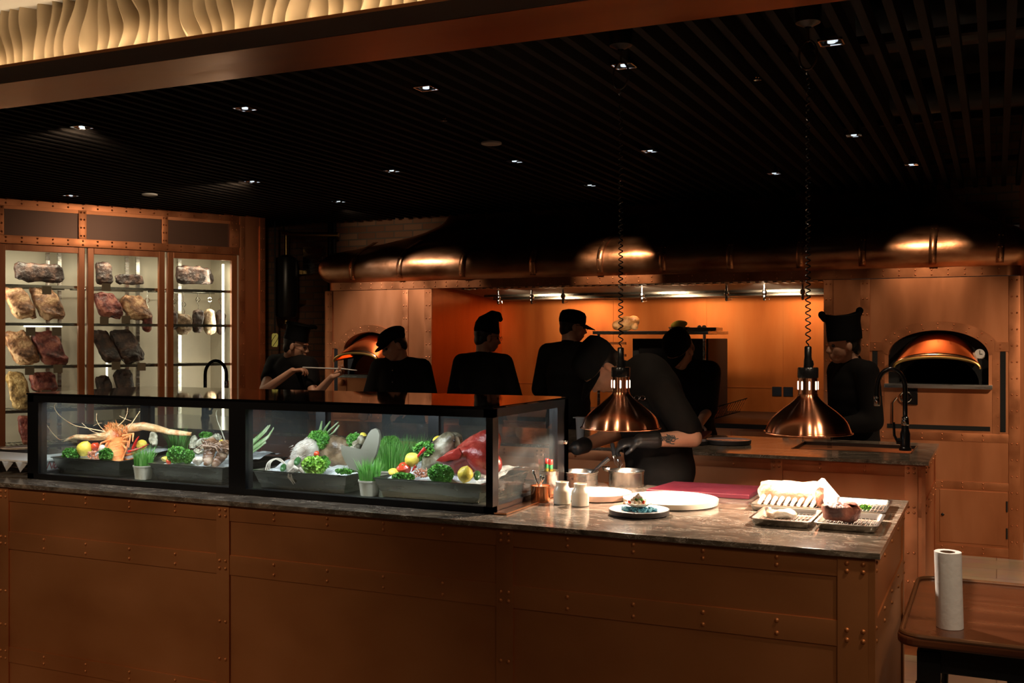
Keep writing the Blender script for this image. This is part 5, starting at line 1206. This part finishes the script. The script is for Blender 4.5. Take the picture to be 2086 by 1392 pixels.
def tattoo(t, W):
    e, w = W('er'), W('wr'); d = (w-e).normalized(); c = e+d*.10; m = MB(); rnd = random.Random(4)
    n = V(0,-1,.15).normalized(); u = d; v = n.cross(u).normalized(); rad = .0425
    for i in range(26):
        a = rnd.uniform(0,6.3); r = rnd.random(); p = (u*(.030*r*math.cos(a)), .020*r*math.sin(a))
        pts_ = []
        a2 = rnd.uniform(0,6.3)
        for k in range(5):
            su = .030*r*math.cos(a)+.006*k*math.cos(a2+k*.5); sv = .45*r*math.sin(a)+.09*k*math.sin(a2+k*.5)
            rr = rad-.010*(((c-e).dot(d)+su)/ (w-e).length)
            pts_.append(c+u*su+(n*math.cos(sv)+v*math.sin(sv))*rr)
        m.tube(pts_, .0022, 5)
    m.build('tattoo', ink, t)
    g = MB()
    for px in (1297, 1309): g.tube([P(px+5*math.cos(a), 811+4.5*math.sin(a), 4.46) for a in [2*PI*i/14 for i in range(14)]], .0016, 5, closed=True)
    g.tube([P(1302,811,4.46), P(1304,811,4.46)], .0016, 5); g.build('clipped_glasses', chrome, t)
# ================================================================ COOKS
RI = V(CY,SY,0); TW = V(SY,-CY,0); UZ = V(0,0,1)
def basis(x, y, z):
    m = Matrix((x, y, z)).transposed(); return m
def seg_ell(mb, c, r, B): mb.ell(c, r, 18, 12, 0, B)
def limb(mb, pts, rs):
    for a, b_, ra, rb in zip(pts[:-1], pts[1:], rs[:-1], rs[1:]):
        mb.tube([a, b_], [ra, rb], 14); mb.ell(a, ra, 14, 10); mb.ell(b_, rb, 14, 10)
def torso(mb, pel, chest, shax, grow=0, hw=.165, hd=.115, sw=.19):
    up = (chest-pel).normalized(); x = (shax-up*shax.dot(up)).normalized(); y = up.cross(x)
    B = basis(x, y, up); L_ = (chest-pel).length
    prof_ = [(0,.150,.115),(.2,.148,.112),(.4,.142,.108),(.6,.155,.115),(.8,.168,.118),(.98,.160,.105),(1.08,.125,.085)]
    for f_, w, d in prof_: seg_ell(mb, pel+up*L_*f_, (w+grow, d+grow, .135+grow*.5), B)
def hand(mb, w, d, n, s=1, curl=.6, spread=.35, thumb=1):
    """palm and five separate fingers; w wrist, d pointing direction, n palm normal"""
    d = d.normalized(); n = (n-d*n.dot(d)).normalized(); x = d.cross(n)*thumb
    for k in range(5): mb.ell(w+d*(.025+.012*k)*s, (.036*s,.036*s,.016*s), 12, 8, 0, basis(x, d, n) if True else None)
    for i, (o_, l) in enumerate(((-.030,.062), (-.010,.075), (.011,.070), (.030,.055))):
        b_ = w+d*.078*s+x*(-o_)*s; dd = (d+x*(-o_)*spread*4).normalized(); p = [b_]; c = curl*(.7+.15*i)
        q = dd
        for j, f_ in enumerate((.45,.32,.23)):
            ang = c*(j+.6)*.75; q = (dd*math.cos(ang)+n*math.sin(ang)).normalized(); p.append(p[-1]+q*l*f_*s)
        limb(mb, p, [.0092*s,.0085*s,.0078*s,.0065*s])
    b_ = w+d*.022*s+x*.026*s
    limb(mb, [b_, b_+(x*.9+d*.7+n*.3).normalized()*.034*s, b_+(x*.9+d*.7+n*.3).normalized()*.034*s+(d*.9+n*.5+x*.1).normalized()*.028*s], [.0115*s,.010*s,.0085*s])
def person(lab, base, J, head, sleeve=1.0, hatf=None, voxel=.008, hands=None, gl=False, cm=None, extra=None, grow=.028, glasses=False, hairm=True):
    """J: joint name -> (image right, towards viewer, height) offsets from the base on the floor"""
    b0 = V(base[0], base[1], 0); W = lambda k: b0+RI*J[k][0]+TW*J[k][1]+UZ*J[k][2]
    t = thing('person', lab, 'person', b0)
    hc, yaw, pit = head; hc = b0+RI*hc[0]+TW*hc[1]+UZ*hc[2]; ya = math.radians(yaw); pi_ = math.radians(pit)
    fh = RI*math.cos(ya)+TW*math.sin(ya); F = fh*math.cos(pi_)-UZ*math.sin(pi_); U = UZ*math.cos(pi_)+fh*math.sin(pi_); R = F.cross(U); HB = basis(R, F, U)
    h = lambda x, y, z: hc+R*x+F*y+U*z
    pel, chest, neck = W('pel'), W('chest'), W('neck'); sl, sr = W('sl'), W('sr'); shax = sr-sl
    b = MB()
    seg_ell(b, h(0,-.005,.035), (.076,.094,.095), HB); seg_ell(b, h(0,.022,-.03), (.060,.072,.082), HB); seg_ell(b, h(0,.050,-.088), (.036,.036,.026), HB)
    seg_ell(b, h(.034,.05,-.028), (.022,.028,.026), HB); seg_ell(b, h(-.034,.05,-.028), (.022,.028,.026), HB)
    limb(b, [h(0,.088,.005), h(0,.108,-.034)], [.0075,.0125]); seg_ell(b, h(.010,.100,-.038), (.008,.01,.007), HB); seg_ell(b, h(-.010,.100,-.038), (.008,.01,.007), HB)
    seg_ell(b, h(0,.084,.020), (.046,.014,.010), HB); seg_ell(b, h(0,.090,-.062), (.022,.011,.006), HB); seg_ell(b, h(0,.087,-.073), (.019,.012,.007), HB)
    for s_ in (-1,1): seg_ell(b, h(.077*s_,-.004,-.018), (.010,.019,.031), HB)
    limb(b, [h(0,-.025,-.05), neck], [.054,.060])
    torso(b, pel, chest, shax, -.012)
    limb(b, [neck, sl], [.05,.05]); limb(b, [neck, sr], [.05,.05])
    for s_ in 'lr':
        limb(b, [W('s'+s_), W('e'+s_), W('w'+s_)], [.050,.040,.026]); limb(b, [W('h'+s_), W('k'+s_), W('a'+s_)], [.078,.052,.038])
        a = W('a'+s_); ff = V(0,-.1,0) if 'ff' not in J else RI*J['ff'][0]+TW*J['ff'][1]
        limb(b, [a+V(0,0,-.03), a+ff+V(0,0,-.045)], [.038,.032])
    for s_ in 'lr':
        gm = MB() if gl else b
        w = W('w'+s_); d = (w-W('e'+s_)).normalized(); hd = (hands or {}).get(s_, {})
        dd = hd.get('d', d); hand(gm, w+dd*.005, dd, hd.get('n', -UZ+fh*.2), 1.0, hd.get('curl', .7), .3, hd.get('th', 1))
        if gl: limb(gm, [w-d*.055, w+d*.01], [.037,.033]); link('glove', fuse(gm, .0065, 1), glove, t)
    link('body', fuse(b, voxel, 2), skin, t)
    for s_ in (-1,1): MB().ell(h(.029*s_,.080,-.001), .0105, 12, 8).build('eye', eyem, t)
    # clothes
    c = MB(); torso(c, pel, chest, shax, grow)
    limb(c, [neck-(neck-chest)*.15, sl], [.066,.076]); limb(c, [neck-(neck-chest)*.15, sr], [.066,.076]); limb(c, [chest, neck-(neck-chest)*.12], [.12,.068])
    for s_ in 'lr':
        s0_, e0, w0 = W('s'+s_), W('e'+s_), W('w'+s_)
        if sleeve <= 1: limb(c, [s0_, s0_+(e0-s0_)*sleeve], [.078,.068])
        else: limb(c, [s0_, e0, e0+(w0-e0)*(sleeve-1)], [.078,.066,.052])
    link('shirt', fuse(c, .012, 9), cm or cloth, t)
    c = MB(); seg_ell(c, pel-UZ*.02, (.17,.135,.12), basis(shax.normalized(), UZ.cross(shax.normalized()), UZ))
    for s_ in 'lr': limb(c, [W('h'+s_), W('k'+s_), W('a'+s_)+V(0,0,.03)], [.098,.075,.065])
    link('trousers', fuse(c, .014, 3), cloth, t)
    for s_ in 'lr': 
        a = W('a'+s_); ff = V(0,-.1,0) if 'ff' not in J else RI*J['ff'][0]+TW*J['ff'][1]
        c = MB(); limb(c, [a-ff*.4+V(0,0,-.03), a+ff*1.35+V(0,0,-.035)], [.045,.042]); link('shoe', fuse(c, .010, 1), blackP, t)
    # standing collar
    up = (h(0,-.02,-.07)-neck).normalized(); c = MB(); n = 24
    x = shax.normalized(); y = up.cross(x).normalized()
    c.poly([neck+(x*math.cos(2*PI*i/n)*.069+y*math.sin(2*PI*i/n)*.066)+up*(-.01) for i in range(n)]+[neck+(x*math.cos(2*PI*i/n)*.062+y*math.sin(2*PI*i/n)*.060)+up*.030 for i in range(n)], [(i, (i+1) % n, n+(i+1) % n, n+i) for i in range(n)], 0, None, True)
    o = c.build('collar', cm or cloth, t); o.modifiers.new('s', 'SOLIDIFY').thickness = .004
    if hairm:
        c = MB(); seg_ell(c, h(0,-.022,.032), (.081,.088,.096), HB); seg_ell(c, h(0,-.055,-.03), (.066,.045,.055), HB); link('hair', fuse(c, .008, 1), hair, t)
    if glasses:
        g = MB()
        for s_ in (-1,1):
            g.tube([h(.031*s_+.021*math.cos(a), .108, .0+.017*math.sin(a)) for a in [2*PI*i/18 for i in range(18)]], .0016, 5, closed=True)
            g.tube([h(.052*s_,.107,.004), h(.078*s_,.06,.008), h(.080*s_,-.0,.004)], .0015, 5)
        g.tube([h(-.010,.109,.003), h(.010,.109,.003)], .0015, 5); g.build('glasses', blackM, t)
    if hatf: hatf(t, h, HB, R, F, U)
    if extra: extra(t, b0, W, h)
    return t
def lofted(rings_, name, mat, t, sol=.003):
    m = MB(); n = len(rings_[0]); pts = [p for r in rings_ for p in r]
    m.poly(pts, [(i*n+k, i*n+(k+1) % n, (i+1)*n+(k+1) % n, (i+1)*n+k) for i in range(len(rings_)-1) for k in range(n)]+[tuple(range((len(rings_)-1)*n, len(rings_)*n))], 0, None, True)
    o = m.build(name, mat, t, sharp=55); return o
def oval(h, a, b_, z, cy=-.008, n=32, wob=None, tilt=0):
    return [h(a*math.cos(2*PI*i/n), cy+b_*math.sin(2*PI*i/n), z+(wob(2*PI*i/n) if wob else 0)+tilt*math.sin(2*PI*i/n)) for i in range(n)]
def toque_flat(t, h, HB, R, F, U):
    lofted([oval(h,.084,.102,.035), oval(h,.086,.104,.055), oval(h,.080,.098,.10), oval(h,.082,.100,.145), oval(h,.094,.112,.165), oval(h,.080,.098,.180), oval(h,.03,.04,.176)], 'toque', hatm, t)
    MB().tube([h(.02,.095,.17), h(.0,.125,.175), h(-.01,.14,.168)], [.022,.018,.012], 10).build('hat_fold', hatm, t)
def toque_curl(t, h, HB, R, F, U):
    lofted([oval(h,.083,.101,.028), oval(h,.086,.104,.05), oval(h,.080,.095,.10,-.012), oval(h,.068,.080,.145,-.004), oval(h,.045,.055,.172,.012), oval(h,.01,.01,.18,.02)], 'toque', hatm, t)
    b = MB(); limb(b, [h(0,-.03,.14), h(0,.02,.175), h(0,.065,.178), h(0,.088,.150)], [.035,.036,.030,.022]); link('hat_fold', fuse(b, .008), hatm, t)
def square_hat(t, h, HB, R, F, U):
    lofted([oval(h,.086,.106,.025,n=40), oval(h,.088,.108,.06,n=40), oval(h,.086,.105,.13,n=40), oval(h,.092,.118,.185,n=40,wob=lambda a: .012*math.cos(2*a)*-1), oval(h,.07,.09,.180,n=40), oval(h,.02,.03,.172,n=40)], 'toque', hatm, t)
    for s_ in (-1,1):
        b = MB(); limb(b, [h(0,.105*s_,.165), h(0,.120*s_,.195)], [.020,.024]); link('hat_knob', fuse(b, .008), hatm, t)
def cap(bill_dir=1, tilt=0, crown=.125):
    def f(t, h, HB, R, F, U):
        lofted([oval(h,.083,.102,.020), oval(h,.087,.106,.045), oval(h,.084,.103,.085), oval(h,.070,.088,crown-.015), oval(h,.035,.045,crown), oval(h,.005,.005,crown+.003)], 'cap_crown', hatm, t)
        def br(u, v):
            a = PI*(.12+.76*u); e = .012+.078*v
            return h((.080+.006*v)*math.cos(a)*(1-.1*v), -.005+.096*math.sin(a)+e*math.sin(a)**1.5, .026-.030*v*math.sin(a)+.012*math.cos(a)**2*-1)
        o = MB().grid(br, 20, 6).build('cap_brim', hatm, t); o.modifiers.new('s', 'SOLIDIFY').thickness = .004
    return f
def flat_cap(t, h, HB, R, F, U):
    b = MB(); seg_ell(b, h(0,-.012,.075), (.098,.118,.058), HB); seg_ell(b, h(0,.055,.052), (.085,.075,.030), HB); seg_ell(b, h(0,-.06,.05), (.085,.055,.05), HB); link('cap_crown', fuse(b, .008), hatm, t)
    def br(u, v):
        a = PI*(.14+.72*u); return h(.085*math.cos(a), .01+.09*math.sin(a)+.062*v*math.sin(a), .040-.026*v*math.sin(a))
    o = MB().grid(br, 20, 5).build('cap_brim', hatm, t); o.modifiers.new('s', 'SOLIDIFY').thickness = .005
def stand(fa, H=1.75, lean=0, side=0, sw=.185):
    """relaxed standing joints; fa = facing angle in the picture (0 right, 90 to the viewer)"""
    a = math.radians(fa); f = (math.cos(a), math.sin(a)); r = (-math.sin(a), math.cos(a)); k = H/1.75
    def q(x, y, z): return (r[0]*x+f[0]*y, r[1]*x+f[1]*y, z*k)
    J = dict(pel=q(0,0,.96), chest=q(side,lean*.7,1.31-lean*.12), neck=q(side*1.2,lean,1.46-lean*.25), sl=q(-sw+side*1.1,lean*.9,1.405-lean*.22), sr=q(sw+side*1.1,lean*.9,1.405-lean*.22),
             el=q(-.27+side,lean*.9+.02,1.13-lean*.2), er=q(.27+side,lean*.9+.02,1.13-lean*.2), wl=q(-.17+side*.5,.26+lean*.8,1.06-lean*.1), wr=q(.17+side*.5,.26+lean*.8,1.06-lean*.1),
             hl=q(-.09,0,.92), hr=q(.09,0,.92), kl=q(-.10,.01,.50), kr=q(.10,.01,.50), al=q(-.11,-.02,.10), ar=q(.11,-.02,.10), ff=(f[0]*.11, f[1]*.11, 0))
    return J, q
def rel(base, p): d = p-V(base[0],base[1],0); return (d.dot(RI), d.dot(TW), d.z)
# cook one, holding the rod
base = (XX(590,7.2), 7.2); J, q = stand(35, 1.68)
J.update(sl=rel(base,P(560,740,7.25)), sr=rel(base,P(630,745,7.0)), neck=rel(base,P(592,728,7.15)), chest=rel(base,P(590,765,7.15)))
J['sr'], J['sl'] = J['sl'], J['sr']
hA = P(612,752,6.86); hB = P(690,759,6.86)
J['er'] = rel(base,P(537,797,6.85)); J['wr'] = rel(base,hA+V(-.075,.0,-.015)); J['el'] = rel(base,P(640,808,6.9)); J['wl'] = rel(base,hB+V(-.06,-.0,-.035))
dr = V(.9,.12,-.04)
person('cook with black tall hat at left holding a steel rod with both hands', base, J, (rel(base,P(603,703,7.08)), 8, 12), .55, toque_flat, .006, {'r': dict(d=V(.9,.2,.1), n=V(.2,.1,-1), curl=1.2), 'l': dict(d=V(.8,.1,.35), n=V(0,-.6,.8), curl=1.3, th=-1)}, glasses=True)
q_ = thing('steel_rod', 'slim steel rod held across the hands of the left cook', 'rod', P(672,752,6.84))
MB().tube([P(617,749,6.84), P(700,752,6.84), P(727,755,6.84)], [.0062,.006,.003], 10).build('rod_shaft', M('satin rod steel', (.85,.83,.80), .38, metal=.5), q_)
# cook two, flat cap, looking down left
base = (XX(822,7.15), 7.15); J, q = stand(112, 1.66, .05)
def buttons(t, b0, W, h):
    c = W('chest'); d = RI*math.cos(math.radians(115))+TW*math.sin(math.radians(115))
    for z in (.07,-.02,-.11): MB().ell(c+d*.132+UZ*z, (.007,.007,.007), 10, 8).build('button', chrome, t)
person('cook in a black flat cap looking down in front of the glowing oven', base, J, ((-.065,.10,1.505), 152, 26), 1.5, flat_cap, .008, extra=buttons)
# cook three, back turned, curled hat, glasses
base = (XX(980,7.35), 7.35); J, q = stand(-62, 1.70, .03)
person('cook in glasses and curled black toque seen from behind at the range', base, J, ((.045,-.05,1.565), -18, 8), 1.6, toque_curl, .008, glasses=True)
# cook four, cap, glasses, right arm stretched
base = (XX(1158,7.45), 7.45); J, q = stand(-60, 1.80, .02)
J['er'] = (.34,-.12,1.24); J['wr'] = (.44,-.38,1.20)
person('tall cook in a black peaked cap and glasses standing left of the oven shelf', base, J, ((.035,-.05,1.645), -12, 8), 1.7, cap(), .008, glasses=True)
# cook five, bending behind the front cook
base = (XX(1405,6.95), 6.95); J, q = stand(115, 1.72, .22)
J['el'] = (.10,.12,1.08); J['wl'] = (.0,.36,1.0)
person('cook in a black cap bending his head low behind the front cook', base, J, ((-.115,.30,1.475), 135, 44), 1.1, cap(crown=.135), .007)
# cook six, square hat, walking left
base = (XX(1742,6.8), 6.8); J, q = stand(172, 1.68, .02); J['el'] = q(-.23,.0,1.10); J['er'] = q(.23,.0,1.10)
person('smiling cook with a tall square black hat walking left by the right lamp', base, J, ((-.075,.02,1.515), 176, 6), 1.6, square_hat, .008)
# cook seven, leaning over the counter in front
base = (XX(1345,4.68), 4.68)
J, q = stand(180, 1.74)
J.update(pel=rel(base,P(1345,955,4.68)), chest=rel(base,P(1322,800,4.66)), neck=rel(base,P(1268,762,4.62)), sl=rel(base,P(1300,775,4.82)), sr=rel(base,P(1350,800,4.50)),
         er=rel(base,P(1412,893,4.42)), wr=rel(base,P(1310,898,4.30)), el=rel(base,P(1262,880,4.72)), wl=rel(base,P(1178,912,4.34)))
# facing left: his left side is away from the viewer... arms named by their own joints
person('cook in front leaning over the counter with black gloves and tattooed forearm', base, J, (rel(base,P(1224,746,4.56)), 165, 58), .80, cap(crown=.13), .006,
       {'r': dict(d=V(-.95,-.1,-.15), n=V(.1,.4,-.8), curl=1.25), 'l': dict(d=V(-.9,-.25,-.15), n=V(.1,-.3,-.9), curl=1.2)}, gl=True, cm=cloth2, grow=.045,
       extra=lambda t, b0, W, h: tattoo(t, W))
# ================================================================ LIGHT
def light(kind, name, loc, power, col=(1,.78,.55), target=None, size=.05, spot=60, blend=.6, sy=None):
    L_ = bpy.data.lights.new(name, kind); L_.energy = power; L_.color = col
    if kind == 'SPOT': L_.spot_size = math.radians(spot); L_.spot_blend = blend; L_.shadow_soft_size = size
    elif kind == 'AREA':
        L_.size = size
        if sy: L_.shape = 'RECTANGLE'; L_.size_y = sy
    else: L_.shadow_soft_size = size
    o = bpy.data.objects.new(name, L_); COL.objects.link(o); o.location = loc
    if target is not None: o.rotation_euler = (Vector(target)-Vector(loc)).to_track_quat('-Z', 'Y').to_euler()
    return o
WARM = (1,.74,.50)
for x, z in ((LX1,1.218), (LX2,1.225)):
    light('POINT', 'heat_lamp_light', (x,3.72,z+.048), 34, (1,.82,.64), size=.016)
# led strips of the case
for x0, x1 in ((CX0+.08,pm0-.03), (pm1+.03,-1.78)):
    light('AREA', 'case_led_light', ((x0+x1)/2,CY0+.07,1.288), 3.4, (.86,.94,1), target=((x0+x1)/2,CY0+.30,.95), size=x1-x0, sy=.02)
# cooler
for x in (.28,.98,1.68):
    o = light('AREA', 'cooler_light', K @ V(x,.12,2.25), 3.6, (1,.86,.62), target=K @ V(x,.45,1.2), size=.5, sy=.05)
light('AREA', 'cooler_light', K @ V(1.90,.14,1.5), 5, (1,.88,.66), target=K @ V(1.2,.5,1.4), size=.04, sy=1.4)
light('AREA', 'cooler_light', K @ V(-.04,.14,1.5), 4.5, (1,.88,.66), target=K @ V(.7,.5,1.4), size=.04, sy=1.4)
# cove
light('AREA', 'cove_light', (-3.2,3.162,2.7045), 10, (1,.72,.42), target=(-3.2,3.17,3.2), size=5.6, sy=.012)
# ceiling spots that wash the hood and the ovens
for (x, y, z), tg, pw, sp in (((-4.95,7.35,2.66), (-5.0,8.2,1.50), 130, 58), ((-2.76,7.35,2.66), (-2.82,8.15,2.11), 82, 42), ((-.51,7.35,2.66), (-.42,8.2,1.65), 30, 54),
    ((-1.40,7.5,2.66), (-.95,8.2,1.4), 16, 40)):
    light('SPOT', 'downlight_and_fill_beam', (x,y,z), pw, (1,.86,.74) if x < -4 else WARM, tg, .03, sp, .7)
light('SPOT', 'downlight_and_fill_beam', (-4.99,7.42,2.66), 42, (1,.80,.62), (-4.50,8.12,2.14), .03, 34, .8)
light('SPOT', 'downlight_and_fill_beam', (-.51,7.40,2.66), 34, WARM, (-.45,8.12,2.14), .03, 38, .8)
light('SPOT', 'downlight_and_fill_beam', (-4.93,6.2,2.66), 45, WARM, (-4.85,6.9,1.25), .03, 40, .8)
for x, y, tg in ((-2.6,1.2,(-1.26,3.72,1.3)), (-1.0,1.6,(-1.26,3.72,1.3)), (-.1,1.8,(-.58,3.72,1.3)), (.9,2.4,(-.58,3.72,1.3))):  # unseen spots added to lay bright streaks on the lamp shades
    light('SPOT', 'dining_fill_spot', (x,y,2.92), 60, WARM, tg, .04, 17, .5)
light('SPOT', 'downlight_and_fill_beam', (-5.3,7.9,2.66), 5, WARM, (-5.35,8.9,2.45), .03, 80, .9)  # fill spot added where no fixture hangs, to brighten the brick wall
# lamps inside the hood
for x in (-3.9,-2.7,-1.7):
    light('SPOT', 'hood_lamp', (x,8.45,1.97), 50, (1,.68,.42), (x,9.65,1.25), .08, 105, .9)
# unseen spots added on the dining side to brighten counter front, table and floor
for (x, y, z), tg, pw, sp in (((-3.4,.6,2.9), (-3.9,3.1,.55), 115, 75), ((.6,2.6,2.9), (.2,3.7,.6), 75, 60), ((1.3,5.2,2.66), (.6,7.4,.2), 330, 75), ((-1.2,.4,2.9), (-1.0,3.1,.3), 12, 80), ((.9,1.2,2.9), (-.2,3.4,.3), 45, 60)):
    light('SPOT', 'dining_fill_spot', (x,y,z), pw, WARM, tg, .05, sp, .8)
light('SPOT', 'downlight_and_fill_beam', (-4.93,6.2,2.66), 38, WARM, K @ V(1.2,0,1.9), .03, 75, .8)
light('SPOT', 'downlight_and_fill_beam', (-4.50,4.22,2.66), 22, WARM, K @ V(.2,0,1.9), .03, 75, .8)
# aisle spots on the slatted ceiling grid
light('SPOT', 'downlight_and_fill_beam', (-1.42,4.22,2.66), 40, WARM, (-.9,5.4,.6), .03, 60, .7)
light('SPOT', 'downlight_and_fill_beam', (-2.83,6.2,2.66), 18, WARM, (-2.83,6.6,.9), .03, 80, .7)
light('SPOT', 'downlight_and_fill_beam', (-.73,6.2,2.66), 26, WARM, (-.5,6.1,.9), .03, 80, .7)
light('POINT', 'ember_glow', (-5.12,8.60,1.32), 1.2, (1,.22,.05), size=.05)
W_ = bpy.data.worlds.new('World'); SC.world = W_; W_.use_nodes = True
W_.node_tree.nodes['Background'].inputs[0].default_value = (.012,.008,.006,1); W_.node_tree.nodes['Background'].inputs[1].default_value = 1
# ================================================================ CAMERA
cam = bpy.data.cameras.new('camera'); co = bpy.data.objects.new('camera', cam); COL.objects.link(co); SC.camera = co
co.location = (0,0,EYE); co.rotation_euler = (PI/2,0,YAW); cam.sensor_width = 36; cam.lens = 36*FPX/2086; cam.shift_y = -6/2086; cam.clip_start = .05
vs = SC.view_settings; SC.display_settings.display_device = 'sRGB'
vs.view_transform = 'Standard'; vs.look = 'None'; vs.exposure = 0; vs.gamma = 1; vs.use_curve_mapping = False
